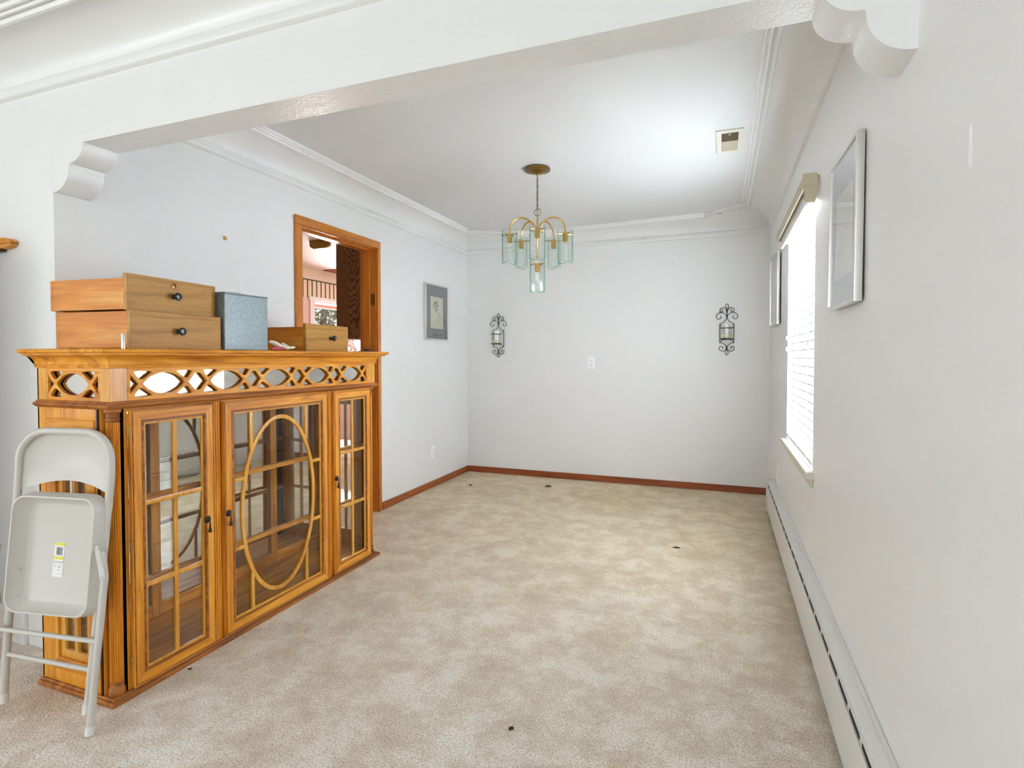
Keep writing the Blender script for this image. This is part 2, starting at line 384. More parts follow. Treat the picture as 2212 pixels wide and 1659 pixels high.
# corbels under the ends of the beam
prof = [(.0, 2.0586), (.186, 2.0586)] + arc(.100, 2.0586, .086, .0716, 0, -90, 10)[1:] + [(.098, 1.980)] + arc(0, 1.978, .098, .095, 0, -90, 12)
struct('trim_1', MB().prism(prof, YP + .0005, YQ - .0005, fn=lambda a, b, c: (XL + a, c, b)), M['beam'], angle=50)
struct('trim_2', MB().prism(prof, YP + .0005, YQ - .0005, fn=lambda a, b, c: (XR - a, c, b)), M['beam'], angle=50)
# coves
wallp = [(0, 2.290), (.018, 2.292), (.024, 2.300), (.024, 2.314), (.016, 2.320), (.016, 2.330), (.008, 2.338), (.0045, 2.345)]
def covep(w=.186): return [(w - (w - .005) * math.cos(math.radians(a)), 2.345 + .091 * math.sin(math.radians(a))) for a in range(0, 91, 9)]
ridge = [(.188, 2.422), (.196, 2.414), (.206, 2.415), (.212, 2.427), (.215, 2.434), (.220, 2.424), (.229, 2.423), (.234, 2.433), (.237, 2.436), (.242, 2.428), (.249, 2.429), (.254, 2.4405)]
cp = wallp + covep() ; full = cp + ridge
iL, jL, iR, jR = .186, .46, .186, .53      # where the ceiling molding stops near the two far corners
def side(X, sgn, ins, jb, y0):
    A = [(X + sgn * o, y0, z) for o, z in full]
    B = [(X + sgn * o, YB - (o / .186 * jb if o < .19 else jb + (o - .19)), z) for o, z in full]
    return MB().loft([A, B])
struct('trim_3', side(XL, 1, iL, jL, YQ), M['trimw'], angle=50)
struct('trim_4', side(XR, -1, iR, jR, YQ), M['trimw'], angle=50)
st = [(XL, 0, .46), (-2.336, .186, .46), (-2.15, None, .335), (-1.95, None, .215), (-1.57, None, .14), (-.9, None, .185), (-.14, None, .262), (.0, None, .375), (.186, -.205, .53), (XR, 0, .53)]
bk = MB(); rings = []
for X, kind, ins in st[1:-1]:
    row = []
    for o, z in cp:
        f = min(o / .186, 1)
        xx = X
        if X < -2.3: xx = XL + .186 * f
        elif X > .15: xx = XR - .186 * f
        elif X < -1.9: xx = X + (X - XL) * 0
        row.append((xx, YB - (o if o < .017 and 0 else f * ins), z))
    rings.append(row)
bk.loft(rings); struct('trim_5', bk, M['trimw'], angle=50)
# straight run of ceiling molding along the back
rr = []
for X, ins in [(-1.93, .205), (-1.57, .14), (-.9, .185), (-.14, .262)]:
    rr.append([(X, YB - ins - (o - .186), z) for o, z in ridge])
struct('trim_6', MB().loft(rr), M['trimw'], angle=50)
# lumpy plaster repairs where that molding is missing
def lump(name, pts, w):
    mb = MB(); rings = []
    for i, (x, y) in enumerate(pts):
        n = 9; ww = w * (.6 + .6 * R.random()); ring = []
        for k in range(n):
            u = (k / (n - 1) - .5) * 2
            ring.append((x + R.uniform(-.006, .006), y + u * ww, ZC - .001 - max(0, (1 - u * u)) * R.uniform(.008, .034)))
        rings.append(ring)
    mb.loft(rings); struct(name, mb, M['plaster'], angle=80)
lump('trim_7', [(-2.33 + .4 * i / 14, 4.86 + .25 * (i / 14) ** .8 + .012 * math.sin(i * 1.3)) for i in range(15)], .05)
lump('trim_8', [(-.15 + .34 * i / 14, 5.03 - .25 * (i / 14) ** 1.2 + .015 * math.sin(i * 1.7)) for i in range(15)], .055)
# living room coves: along the partition and the right wall
lv = MB().loft([[(-5.2, YP - o, z) for o, z in full], [(XR, YP - o, z) for o, z in full]])
struct('trim_9', lv, M['trimw'], angle=50)
struct('trim_10', MB().loft([[(-5.2 + o, -3.4, z) for o, z in full], [(-5.2 + o, YP, z) for o, z in full]]), M['trimw'], angle=50)
# baseboards
def bboard(a, b): return MB().box(0, 1, 0, 1, 0, 1)
struct('baseboard_left', box(XL, XL + .013, DY1 + .062, YB, 0, .06), M['basel'], bev=.003)
struct('baseboard_back', box(XL + .013, .385, YB - .013, YB, 0, .061), M['baseh'], bev=.003)
struct('baseboard_partition', MB().box(-2.96, -2.745, YP - .016, YP, 0, .135).prism([(-.016, .135), (0, .135), (0, .15), (-.006, .148)], -2.96, -2.745, fn=lambda a, b, c: (c, YP + a, b)), M['trimw'], bev=.003)
# doorway on the left wall
d1 = struct('door_1', MB().box(XK, XL, DY0 - .02, DY0, 0, DZ + .02).box(XK, XL, DY1, DY1 + .02, 0, DZ + .02).box(XK, XL, DY0, DY1, DZ, DZ + .02), M['casv'], bev=.002)
cas = MB()
for (y0, y1) in ((DY0 - .066, DY0 - .006), (DY1 + .006, DY1 + .046)): cas.box(XL, XL + .018, y0, y1, 0, DZ + .006)
cas.build('casing', M['casv'], d1, bev=.006)
MB().box(XL, XL + .0185, DY0 - .066, DY1 + .046, DZ + .006, DZ + .062).build('head_casing', M['cash'], d1, bev=.006)
sp = MB()
for y0, y1 in ((DY0, DY0 + .012), (DY1 - .012, DY1)): sp.box(XK + .02, XL - .05, y0, y1, 0, DZ - .012)
sp.box(XK + .02, XL - .05, DY0, DY1, DZ - .012, DZ); sp.build('stop', M['casv'], d1, bev=.002)
tag(MB().box(XL - .042, XL - .004, DY1 - .0035, DY1 + .001, 1.62, 1.71).tube([(XL - .002, DY1 - .004, 1.62), (XL - .002, DY1 - .004, 1.71)], .005).build('hinge', M['abrass'], d1, bev=.001), 'old brass hinge leaf')
MB().box(XK - .016, XK, DY0 - .066, DY0 - .006, 0, DZ + .06).box(XK - .016, XK, DY1 + .006, DY1 + .066, 0, DZ + .06).box(XK - .016, XK, DY0 - .066, DY1 + .066, DZ + .006, DZ + .066).build('kitchen_casing', M['casv'], d1, bev=.004)

# ------------------------------------------------------------------ window on the right wall
wn = struct('window_1', MB().box(XO - .05, XO, WY0, WY1, WZ0, WZ0 + .04).box(XO - .05, XO, WY0, WY1, WZ1 - .04, WZ1).box(XO - .05, XO, WY0, WY0 + .04, WZ0, WZ1).box(XO - .05, XO, WY1 - .04, WY1, WZ0, WZ1), M['kwhite'], bev=.003)
sh = MB().box(XO - .045, XO - .015, WY0 + .04, WY1 - .04, 1.33, 1.37).box(XO - .045, XO - .015, (WY0 + WY1) / 2 - .02, (WY0 + WY1) / 2 + .02, WZ0 + .04, WZ1 - .04)
sh.build('sash', M['mat2'], wn, bev=.003)
MB().box(XO - .032, XO - .028, WY0 + .03, WY1 - .03, WZ0 + .03, WZ1 - .03).build('window_pane', M['wglass'], wn)
struct('trim_11', MB().box(XR - .032, XO - .05, 2.765, 3.93, .668, .697).box(XR - .012, XR - .0004, 2.79, 3.905, .625, .668), M['sillp'], bev=.004)
th = thing('window_blind', (XR + .02, 3.35, WZ1), 'white slatted blind drawn down over the window on the right wall', 'blind')
MB().box(XR - .030, XR + .045, WY0 + .004, WY1 - .004, 1.925, 1.98).build('headrail', M['rubber'], th, bev=.003)
MB().box(XR - .045, XR - .031, WY0 - .012, WY1 + .02, 1.90, 1.985).build('valance', M['rubber'], th, bev=.004)
sl = MB(); shade_lines = MB(); n = 27
for i in range(n):
    z = 1.885 - i * (1.885 - .755) / (n - 1); f = i / (n - 1)
    a = -math.radians(85 - 2 * f)     # room-side edge up; opening a little towards the bottom
    c, s_ = math.cos(a), math.sin(a); hw = .0235; xc = XR + .022
    ring = lambda y: [(xc - hw * u * c, y, z - hw * u * s_ + .003 * (1 - u * u)) for u in (-1, -.5, 0, .5, 1)]
    lo = ring(WY0 + .012); hi = ring(WY1 - .012)
    vs = lo + hi + [(x_, y_, z_ - .0022) for x_, y_, z_ in lo + hi]
    fs = []
    for k in range(4): fs += [(k, k + 1, 6 + k, 5 + k), (10 + k, 15 + k, 16 + k, 11 + k)]
    fs += [(0, 5, 15, 10), (4, 14, 19, 9), (0, 10, 11, 1), (1, 11, 12, 2), (2, 12, 13, 3), (3, 13, 14, 4), (5, 6, 16, 15), (6, 7, 17, 16), (7, 8, 18, 17), (8, 9, 19, 18)]
    sl.add(vs, fs)
    shade_lines.box(xc - .0055, xc - .0022, WY0 + .012, WY1 - .012, z + hw - .0045, z + hw + .0005)  # grey strips added along the slat tops to draw the shade lines
sl.build('slats', M['slat'], th); shade_lines.build('slat_shade_lines', M['mat2'], th)
MB().box(XR - .002, XR + .045, WY0 + .012, WY1 - .012, .715, .737).build('bottom_rail', M['rubber'], th, bev=.004)
for y in (WY0 + .16, (WY0 + WY1) / 2, WY1 - .16):
    MB().tube([(XR - .006, y, 1.92), (XR - .006, y, .73)], .0012, 5).tube([(XR + .05, y, 1.92), (XR + .05, y, .73)], .0012, 5).build('ladder_cord', M['white'], th)
MB().tube([(XR - .036, WY0 + .07, 1.90), (XR - .012, WY0 + .07, 1.30)], .0013, 5).build('pull_cord', M['white'], th)
MB().lathe([(.002, .03), (.006, .02), (.009, 0), (.004, -.004)], (XR - .012, WY0 + .07, 1.272), 10).build('tassel', M['beige'], th)
for z in (1.335, 1.265):
    MB().box(XR - .012, XR + .01, WY1 - .008, WY1 + .026, z - .014, z + .014).build('cord_cleat', M['rubber'], th, bev=.003)
th = thing('curtain_rod', (XR - .04, 3.3, 1.98), 'beige metal curtain rod with squared end bracket above the white blind', 'curtain rod')
MB().box(XR - .066, XR - .058, 2.70, 3.907, 1.948, 2.0).box(XR - .068, XR - .058, 2.70, 3.907, 1.985, 1.993).build('rail', M['beige'], th, bev=.002)
MB().box(XR - .066, XR - .004, 2.694, 2.702, 1.95, 2.0).prism([(0, .0), (.052, 0), (.044, -.07), (.004, -.07)], 2.703, 2.72, fn=lambda a, b, c: (XR - .062 + a, c - .006, 1.955 + b)).prism([(0, 0), (.058, 0), (.05, .05), (-.004, .05)], 2.688, 2.70, fn=lambda a, b, c: (XR - .064 + a, c, 1.958 + b)).build('end_bracket', M['beige'], th, bev=.002)
MB().box(XR - .066, XR - .004, 3.904, 3.910, 1.95, 2.0).build('return', M['beige'], th, bev=.002)

# ------------------------------------------------------------------ hydronic heater along the right wall
HX = .338; hy0, hy1 = -1.2, 4.64
th = thing('baseboard_heater', (.36, 1.7, 0), 'long low white baseboard heater with a dashed row of slots along right wall', 'heater')
hp = [(XR - .001, .262), (.352, .254), (.345, .250), (.343, .246)]
MB().loft([[(a, hy0, b) for a, b in hp], [(a, hy1, b) for a, b in hp]]).box(XR - .008, XR - .001, hy0, hy1, .05, .262).box(XR - .012, XR - .001, hy0, hy1, .262, .268).build('top_panel', M['heater'], th)
MB().box(HX, HX + .004, hy0, hy1, .035, .225).prism([(HX, .222), (HX + .004, .222), (HX + .004, .228), (HX - .004, .232), (HX - .006, .228)], hy0, hy1, fn=lambda a, b, c: (a, c, b)).build('front_panel', M['heater'], th)
sb = MB(); sb.box(HX + .001, HX + .006, hy0, hy1, .229, .2505); o = sb.build('slot_strip', M['heater'], th)
sl = MB(); y = hy1 - .07
while y > hy0 + .2:
    sl.plate([(a, b) for a, b in rrect(y - .122, y, .2335, .2478, .0062, 4)], [], 0, .0008, fn=lambda a, b, c: (HX + .0008 - c, a, b)); y -= .149
sl.build('slots', M['black'], th)
MB().box(.334, XR - .001, hy1, hy1 + .05, .026, .266).box(.331, .336, hy1 - .004, hy1 + .053, .026, .19).build('end_cap', M['heater'], th, bev=.004)
MB().box(.352, XR - .008, hy0, hy1, .09, .17).build('fin_tube', M['slot'], th)

# ------------------------------------------------------------------ outlets, vent, hook
def outlet(loc, rz, label):
    th = thing('wall_outlet', loc, label, 'outlet', 'white wall outlets', rot=(0, 0, rz), setorg=False)
    F = lambda a, b, c: (a, -c, b)                # faces local -Y
    MB().plate(rrect(-.035, .035, -.057, .057, .004), [], 0.0002, .006, .0015, fn=F).build('cover_plate', M['outlet'], th)
    for z in (.02, -.02):
        r = MB().plate([(a, b + z) for a, b in arc(0, 0, .017, .0145, 0, 345, 22)], [], .006, .008, .0005, fn=F).build('receptacle', M['outlet'], th)
        MB().box(-.008, -.0055, -.0084, -.0078, z - .001, z + .008, fn=None).box(.0055, .008, -.0084, -.0078, z, z + .008).box(-.002, .002, -.0084, -.0078, z - .010, z - .006).build('contact_slots', M['slot'], r)
    MB().lathe([(.003, 0), (.003, .001), (.001, .0018)], (0, 0, 0), 10, fn=lambda a, b, c: (a, -.006 - c, b)).build('screw', M['chrome'], th)
    world0()
outlet((-1.188, YB, 1.158), 0, 'white electrical outlet at mid height of the back wall between the sconces')
outlet((XL, 4.543, .327), PI / 2, 'white electrical outlet low on the left wall below the small framed print')
outlet((XR, 4.44, .356), -PI / 2, 'white electrical outlet on the right wall just above the heater by the far corner')

th = thing('ceiling_vent', (.034, 3.385, ZC), 'small white ceiling vent with half its dark screen uncovered', 'vent')
MB().plate(rect(-.037, .105, 3.211, 3.562), [rect(-.009, .078, 3.25, 3.525)], ZC - .006, ZC - .0005, .001).build('frame', M['ventw'], th)
MB().box(-.010, .079, 3.249, 3.376, ZC - .003, ZC - .001).build('dark_screen', M['ventd'], th)
MB().box(-.010, .079, 3.376, 3.526, ZC - .0045, ZC - .001).box(-.010, .079, 3.372, 3.382, ZC - .007, ZC - .0035).build('damper_plate', M['ventb'], th)
MB().box(.028, .036, 3.240, 3.275, ZC - .011, ZC - .004).build('lever', M['beige'], th, bev=.001)
th = tag(MB().tube(smooth([(XL, 2.251, 1.868), (XL + .012, 2.251, 1.868), (XL + .02, 2.251, 1.862), (XL + .018, 2.251, 1.853), (XL + .009, 2.251, 1.853)]), .0022, 8).box(XL, XL + .002, 2.245, 2.257, 1.852, 1.874).build('picture_hook', M['brass']), 'tiny brass picture hook left in the bare left wall', 'hook')

# ------------------------------------------------------------------ framed pictures
def picture(loc, rz, w, h, depth, mw, mt, mb_, matm, artm, label, tilt=0., fw=.011):
    th = thing('framed_picture', loc, label, 'picture', 'silver framed prints', rot=(tilt, 0, rz), setorg=False)
    F = lambda a, b, c: (a, -c, b)
    MB().plate(rect(-w / 2, w / 2, -h / 2, h / 2), [rect(-w / 2 + fw, w / 2 - fw, -h / 2 + fw, h / 2 - fw)], 0.001, depth, .0012, fn=F).build('frame', M['alu'], th)
    a0, a1, b0, b1 = -w / 2 + mw, w / 2 - mw, -h / 2 + mb_, h / 2 - mt
    MB().plate(rect(-w / 2 + fw - .001, w / 2 - fw + .001, -h / 2 + fw - .001, h / 2 - fw + .001), [rect(a0, a1, b0, b1)], depth - .010, depth - .0085, fn=F).build('mat_board', matm, th)
    pr = MB().box(a0 - .004, a1 + .004, b0 - .004, b1 + .004, 0, .001).build('print', artm, th)
    pr.location = (0, -depth + .0105, 0); pr.rotation_euler = (PI / 2, 0, 0)
    MB().box(-w / 2 + fw, w / 2 - fw, -h / 2 + fw, h / 2 - fw, depth - .0062, depth - .005, fn=F).build('glazing', M['pglass'], th)
    MB().box(-w / 2 + .004, w / 2 - .004, -h / 2 + .004, h / 2 - .004, .0015, .004, fn=F).build('backing', M['slot'], th)
    world0()
cream = srgb(226, 224, 198)
picture((XL, 4.607, 1.635), PI / 2, .44, .515, .025, .098, .115, .104, M['mat'], sketch_mat('ink_sketch', 1.3, cream, .46), 'small silver framed ink sketch with dark grey mat on the left wall')
picture((XR - .008, 2.073, 1.633), -PI / 2 + .02, .385, .50, .023, .075, .122, .098, M['mat2'], sketch_mat('pale_sketch', 4.1, srgb(228, 226, 218), .40), 'silver framed sketch with pale mat on right wall, between window and beam', tilt=-.006)
picture((XR - .0145, 4.545, 1.71), -PI / 2 + .032, .44, .52, .020, .09, .115, .105, M['mat2'], sketch_mat('far_sketch', 7.7, cream, .46), 'silver framed print on right wall between the window and far corner', tilt=0)

# ------------------------------------------------------------------ wall sconces with candles
def sconce(X, zc, label, gl_label, cd_label):
    Y = YB
    th = thing('wall_sconce', (X, Y, zc), label, 'sconce', 'black iron scroll sconces')
    k = .000442; P = lambda x, y: ((x - 650) * k, (843 - y) * k)
    def W(pts, d=.012): return [(X + a, Y - d, zc + b) for a, b in pts]
    mb = MB(); r = .0026
    leaf = lambda y0, y1, hw: [P(650, y0), P(650 - hw, y0 + (y1 - y0) * .38), P(650 - hw * .9, y0 + (y1 - y0) * .62), P(650, y1), P(650 + hw * .9, y0 + (y1 - y0) * .62), P(650 + hw, y0 + (y1 - y0) * .38)]
    mb.tube(W(smooth(leaf(315, 435, 32), 2, True)), r, 7, True); mb.tube(W(smooth(leaf(1370, 1250, 32), 2, True)), r, 7, True)
    mb.tube(W([P(650, 430), P(650, 600)]), r * 1.4, 8); mb.tube(W([P(650, 1180), P(650, 1260)]), r * 1.2, 8)
    for s_ in (-1, 1):
        Q = lambda pts: W(smooth([P(650 + s_ * (x_ - 650), y_) for x_, y_ in pts], 3))
        mb.tube(Q([(652, 520), (662, 455), (690, 408), (735, 400), (778, 425), (790, 462), (770, 492), (738, 486), (722, 460), (735, 445)]), r, 7)
        mb.tube(Q([(782, 728), (725, 705), (672, 655), (650, 600), (672, 540), (730, 500), (795, 500), (850, 545), (858, 590), (830, 632), (785, 632), (755, 600), (765, 572), (780, 572)]), r, 7)
        mb.tube(Q([(782, 1112), (735, 1120), (685, 1145), (655, 1195), (660, 1245), (700, 1282), (750, 1284), (792, 1250), (794, 1208), (762, 1180), (728, 1195), (720, 1228), (730, 1240)]), r, 7)
        mb.tube(W([P(650 + s_ * 133, 722), P(650 + s_ * 133, 1116)]), r * 1.1, 7)
    mb.build('scroll_frame', M['iron'], th)
    cy = Y - .012 - .062; rr = .056
    z = lambda y: zc + (843 - y) * k
    rg = MB(); rg.tube([(X + rr * math.cos(a), cy + rr * math.sin(a), z(820)) for a in [2 * PI * i / 28 for i in range(28)]], .0026, 7, True)
    rg.build('ring', M['iron'], th)
    for s_ in (-1, 1):
        rg = MB().tube([(X + s_ * .059, Y - .012, z(735)), (X + s_ * .052, Y - .03, z(760)), (X + s_ * .045, cy + .033, z(820))], .0024, 6)
        rg.build('brace', M['iron'], th); rg = MB().tube([(X + s_ * .059, Y - .012, z(1108)), (X + s_ * .045, Y - .03, z(1075)), (X + s_ * .03, cy + .03, z(1052))], .0024, 6)
        rg.build('brace', M['iron'], th)
    MB().lathe([(.0, 0), (.054, 0), (.058, .004), (.058, .009), (.054, .009), (.053, .005), (0, .005)], (X, cy, z(1052)), 28, cap=False).build('tray', M['iron'], th)
    world0()
    g = [(.0, .004), (.0505, .004), (.0515, .008), (.0515, .128), (.0495, .128), (.0485, .008), (0, .008)]
    tag(MB().lathe([(a, b) for a, b in g], (X, cy, z(1052) + .0052), 32, cap=False).build('glass_cup', M['glass'], org=(X, cy, z(1052) + .005)), gl_label, 'candle glass', 'glass cups in the iron sconces')
    cd = thing('pillar_candle', (X, cy, z(1052) + .014), cd_label, 'candle', 'candles inside the sconce glasses')
    MB().lathe([(.0, 0), (.040, 0), (.042, .003), (.042, .030), (.038, .033), (.02, .030), (0, .029)], (X, cy, z(1052) + .0135), 28, cap=False).build('wax', M['wax'], cd)
    MB().tube([(X, cy, z(1052) + .042), (X + .001, cy, z(1052) + .054)], .0009, 5).build('wick', M['ink'], cd)
    world0()
sconce(-2.163, 1.439, 'black iron scroll candle sconce on back wall, near the left corner', 'clear glass candle cup in the sconce near the left corner', 'cream candle in the sconce near the left corner')
sconce(.043, 1.461, 'black iron scroll candle sconce on back wall, near the right corner', 'clear glass candle cup in the sconce near the right corner', 'cream candle in the sconce near the right corner')

# ------------------------------------------------------------------ chandelier
CX, CYc = -1.126, 3.43
th = thing('chandelier', (CX, CYc, ZC), 'brass chandelier with six clear glass shades hanging from the ceiling', 'chandelier', setorg=False)
Z = lambda z: z - ZC
MB().lathe([(0, -.0002), (.080, -.0002), (.084, -.008), (.082, -.016), (.066, -.022), (.060, -.021), (.050, -.026), (.036, -.028), (.030, -.033), (.012, -.036), (.008, -.044), (0, -.044)], n=36, cap=False).build('canopy', M['abrass'], th)
ch = MB(); z = -.05; i = 0
while z > Z(2.175):
    a = 0 if i % 2 else PI / 2
    pts = [(.0065 * math.cos(q_) * math.cos(a), .0065 * math.cos(q_) * math.sin(a), z - .009 + .0125 * math.sin(q_)) for q_ in [2 * PI * k / 14 for k in range(14)]]
    ch.tube(pts, .0016, 6, True); z -= .0195; i += 1
ch.tube([(.003 * math.sin(k * .8), .003 * math.cos(k * .8), -.045 - k * .0095) for k in range(24)], .0016, 5)
ch.build('chain', M['abrass'], th)
MB().tube([(.022 * math.cos(a), .004, Z(2.158) + .022 * math.sin(a)) for a in [2 * PI * k / 24 for k in range(24)]], .0022, 7, True).build('loop_ring', M['abrass'], th)
MB().lathe([(0, Z(2.140)), (.006, Z(2.139)), (.008, Z(2.132)), (.006, Z(2.125)), (.0055, Z(2.06)), (.010, Z(2.05)), (.016, Z(2.035)), (.016, Z(2.0)), (.010, Z(1.99)), (.006, Z(1.98)), (.006, Z(1.86)), (.010, Z(1.855)), (0, Z(1.853))], n=20, cap=False).build('stem', M['brass'], th)
a0 = math.atan2(-3.43, 1.126)   # one arm towards the room's near end
def shade_parts(parent, x, y, ztop, ang, rad=.050, h=.205, n=4, first=None):
    """socket, bulb and bevelled glass slabs round one lamp"""
    lst = []
    MB().lathe([(0, 0), (.0165, 0), (.0165, -.052), (.010, -.056), (0, -.056)], (x, y, ztop - .016), 18, cap=False).build('socket', M['brass'], parent)
    tagp = MB()
    for k in range(n):
        a = ang + 2 * PI * k / n; tagp.tube([(x, y, ztop - .02), (x + (rad + .003) * math.cos(a), y + (rad + .003) * math.sin(a), ztop - .02)], .0035, 6)
        tagp.lathe([(.004, 0), (.004, .004), (0, .005)], (0, 0, 0), 8, cap=False, fn=lambda p, q, r_, a=a: (x + math.cos(a) * (rad + .002 + r_) - math.sin(a) * p, y + math.sin(a) * (rad + .002 + r_) + math.cos(a) * p, ztop - .02 + q))
    tagp.build('shade_bracket', M['brass'], parent)
    MB().lathe([(0, .014), (.006, .013), (.028, .008), (.034, .002), (.0335, 0), (.027, .005), (.006, .009), (0, .009)], (x, y, ztop - .012), 22, cap=False).build('glass_dish', M['shade'], parent)
    MB().lathe([(.0, 0), (.009, 0), (.011, -.012), (.0155, -.035), (.0145, -.055), (.009, -.078), (.003, -.096), (0, -.100)], (x, y, ztop - .072), 16, cap=False).tube([(x, y, ztop - .07), (x, y, ztop - .125)], .0016, 5, mi=1).build('bulb', [M['glass'], M['white']], parent)
    for k in range(n):
        a = ang + 2 * PI * k / n; half = .80 * PI / n; mbs = MB(); t_ = .005
        m = 8; ins, outs = [], []
        for i in range(m + 1):
            u = -1 + 2 * i / m; b = a + u * half
            zb = ztop - h - .012 * (1 - u * u) * 0 + .012 * (u * u)
            zt = ztop + .006 - .006 * u * u
            c_, s_ = math.cos(b), math.sin(b)
            ins.append(((x + (rad - t_) * c_, y + (rad - t_) * s_, zb + .005), (x + (rad - t_) * c_, y + (rad - t_) * s_, zt)))
            outs.append(((x + rad * c_, y + rad * s_, zb), (x + rad * c_, y + rad * s_, zt)))
        vs = [p for q in ins for p in q] + [p for q in outs for p in q]; B = 2 * (m + 1); fs = []; ms = []
        for i in range(m):
            fs += [(2 * i, 2 * i + 1, 2 * i + 3, 2 * i + 2), (B + 2 * i, B + 2 * i + 2, B + 2 * i + 3, B + 2 * i + 1)]
        mbs.add(vs, fs, 0)
        e = []
        for i in range(m):
            e += [(2 * i + 1, B + 2 * i + 1, B + 2 * i + 3, 2 * i + 3), (2 * i, 2 * i + 2, B + 2 * i + 2, B + 2 * i)]
        e += [(0, B, B + 1, 1), (2 * m, 2 * m + 1, B + 2 * m + 1, B + 2 * m)]
        b0 = len(mbs.v) - len(vs); mbs.f += e; mbs.m += [1] * len(e)
        mbs.build('glass_slab', [M['shade'], M['sedge']], parent)
def arm_pts():
    P = [(.008, 0, Z(2.0)), (.018, 0, Z(2.04))] + [(.102 - .083 * math.cos(math.radians(t_)), 0, Z(2.035) + .080 * math.sin(math.radians(t_))) for t_ in range(8, 181, 12)] + [(.186, 0, Z(2.02)), (.187, 0, Z(1.99))]
    return P
arm = MB().tube(arm_pts(), .0052, 10).build('arm', M['brass'], th)
arm.rotation_euler.z = a0
lamp = bpy.data.objects.new('lamp_shade', None); COL.objects.link(lamp); lamp.parent = th
lamp.location = (.187 * math.cos(a0), .187 * math.sin(a0), 0); lamp.rotation_euler.z = a0
shade_parts(lamp, 0, 0, Z(2.022), PI / 4)
kids = [o for o in COL.objects if o.parent == lamp]
for k in range(1, 5):
    b = arm.copy(); COL.objects.link(b); b.parent = th; b.rotation_euler.z = a0 + k * 2 * PI / 5
    l2 = lamp.copy(); COL.objects.link(l2); l2.parent = th; a = a0 + k * 2 * PI / 5
    l2.location = (.187 * math.cos(a), .187 * math.sin(a), 0); l2.rotation_euler.z = a
    for q in kids:
        c = q.copy(); COL.objects.link(c); c.parent = l2
l2 = lamp.copy(); COL.objects.link(l2); l2.parent = th; l2.location = (0, 0, Z(1.842) - Z(2.022)); l2.rotation_euler.z = a0 + .2
for q in kids:
    c = q.copy(); COL.objects.link(c); c.parent = l2
world0()

# ------------------------------------------------------------------ china cabinet
CXF, CXB, CY0, CY1 = -1.975, -2.37, 1.283, 2.842
MXF = lambda a, b, c: (CXF + c, a, b)               # plates on the front: a=Y, b=Z, c outwards
MYS = lambda a, b, c: (a, CY0 - c, b)               # plates on the left side: a=X
MYE = lambda a, b, c: (a, CY1 + c, b)               # plates on the far side
th = thing('china_cabinet', (-2.17, 2.06, 0), 'honey wood china cabinet with glazed doors and oval center tracery', 'cabinet')
def molding(prof, close=True):
    rings = []
    for o, z in prof:
        rings.append([(CXB, CY0 - o, z), (CXF + o, CY0 - o, z), (CXF + o, CY1 + o, z), (CXB, CY1 + o, z)])
    mb = MB().loft(rings)
    for r in (rings[0], rings[-1]): mb.add(r, [(0, 1, 2, 3)])
    n = len(rings)
    mb.add([r[0] for r in rings], [tuple(range(n))]); mb.add([r[3] for r in rings], [tuple(range(n))])
    return mb
molding([(.0, 1.180), (.007, 1.181), (.009, 1.187), (.006, 1.192)] + [(.008 + .034 * (1 - math.cos(math.radians(a))), 1.193 + .031 * math.sin(math.radians(a))) for a in range(0, 91, 15)] + [(.043, 1.2255), (.049, 1.2275), (.049, 1.2315), (.057, 1.233), (.062, 1.2385), (.0625, 1.243), (.059, 1.2475), (.052, 1.249)]).build('cornice', M['cabh'], th, angle=40)
molding([(0, 1.036), (.006, 1.037), (.010, 1.041), (.015, 1.044), (.017, 1.049), (.015, 1.054), (.007, 1.056), (.005, 1.061), (0, 1.0625)]).build('waist_molding', M['mold'], th, angle=40)
molding([(.017, 0), (.019, .010), (.016, .017), (.008, .0195), (.006, .0235), (0, .0245)]).build('base_molding', M['mold'], th, angle=40)
# frieze: pierced tracery in front of mirror glass
def fret(a0_, a1_, b0, b1, n):
    mid = (b0 + b1) / 2; W = (a1_ - a0_) / n; node = W * .325; hv = (b1 - b0) * .335; top = (b1 - b0) * .40; holes = []
    nv = node - .009
    for i in range(n):
        cx = a0_ + W * (i + .5)
        up = [(cx + nv * u, mid + hv * (1 - u * u) ** .8) for u in [-1 + 2 * k / 14 for k in range(15)]]
        holes.append(up + [(x_, 2 * mid - y_) for x_, y_ in reversed(up[1:-1])])
        for s_ in (-1, 1):
            for v in (-1, 1):
                q = [(cx + s_ * node, mid + v * .011), (cx + s_ * (node * .62), mid + v * hv * .82 + v * .004), (cx + s_ * node * .50, mid + v * (top - .002)), (cx + s_ * (node + W * .085), mid + v * top), (cx + s_ * (node + W * .075), mid + v * (top - .012))]
                holes.append([Vector(p) for p in smooth(q, 1, True)])
    hd = .5 * W - node - .008
    for i in range(n + 1):
        cx = a0_ + W * i
        d = hd if 0 < i < n else hd
        q = []
        if i > 0: q += [(cx - d, mid)]
        q += [(cx - (.012 if i > 0 else -.012), mid - top * .72), (cx + (.012 if i < n else -.012), mid - top * .72)] if 0 < i < n else [(cx + (.012 if i == 0 else -.012), mid - top * .72)]
        if i < n: q += [(cx + d, mid)]
        q += [(cx + (.012), mid + top * .72), (cx - .012, mid + top * .72)] if 0 < i < n else [(cx + (.012 if i == 0 else -.012), mid + top * .72)]
        holes.append(q)
    return rect(a0_, a1_, b0, b1), holes
o_, h_ = fret(1.345, 2.770, 1.0625, 1.181, 5)
fz = MB().plate(o_, h_, -.013, -.0005, .0008, fn=MXF).build('frieze_panel', M['cabh'], th)
tag(MB().box(CXF - .018, CXF - .016, 1.34, 2.78, 1.064, 1.178).build('mirror', M['mirror'], fz), 'mirror behind the pierced frieze')
o_, h_ = fret(-2.32, -2.022, 1.0625, 1.181, 1)
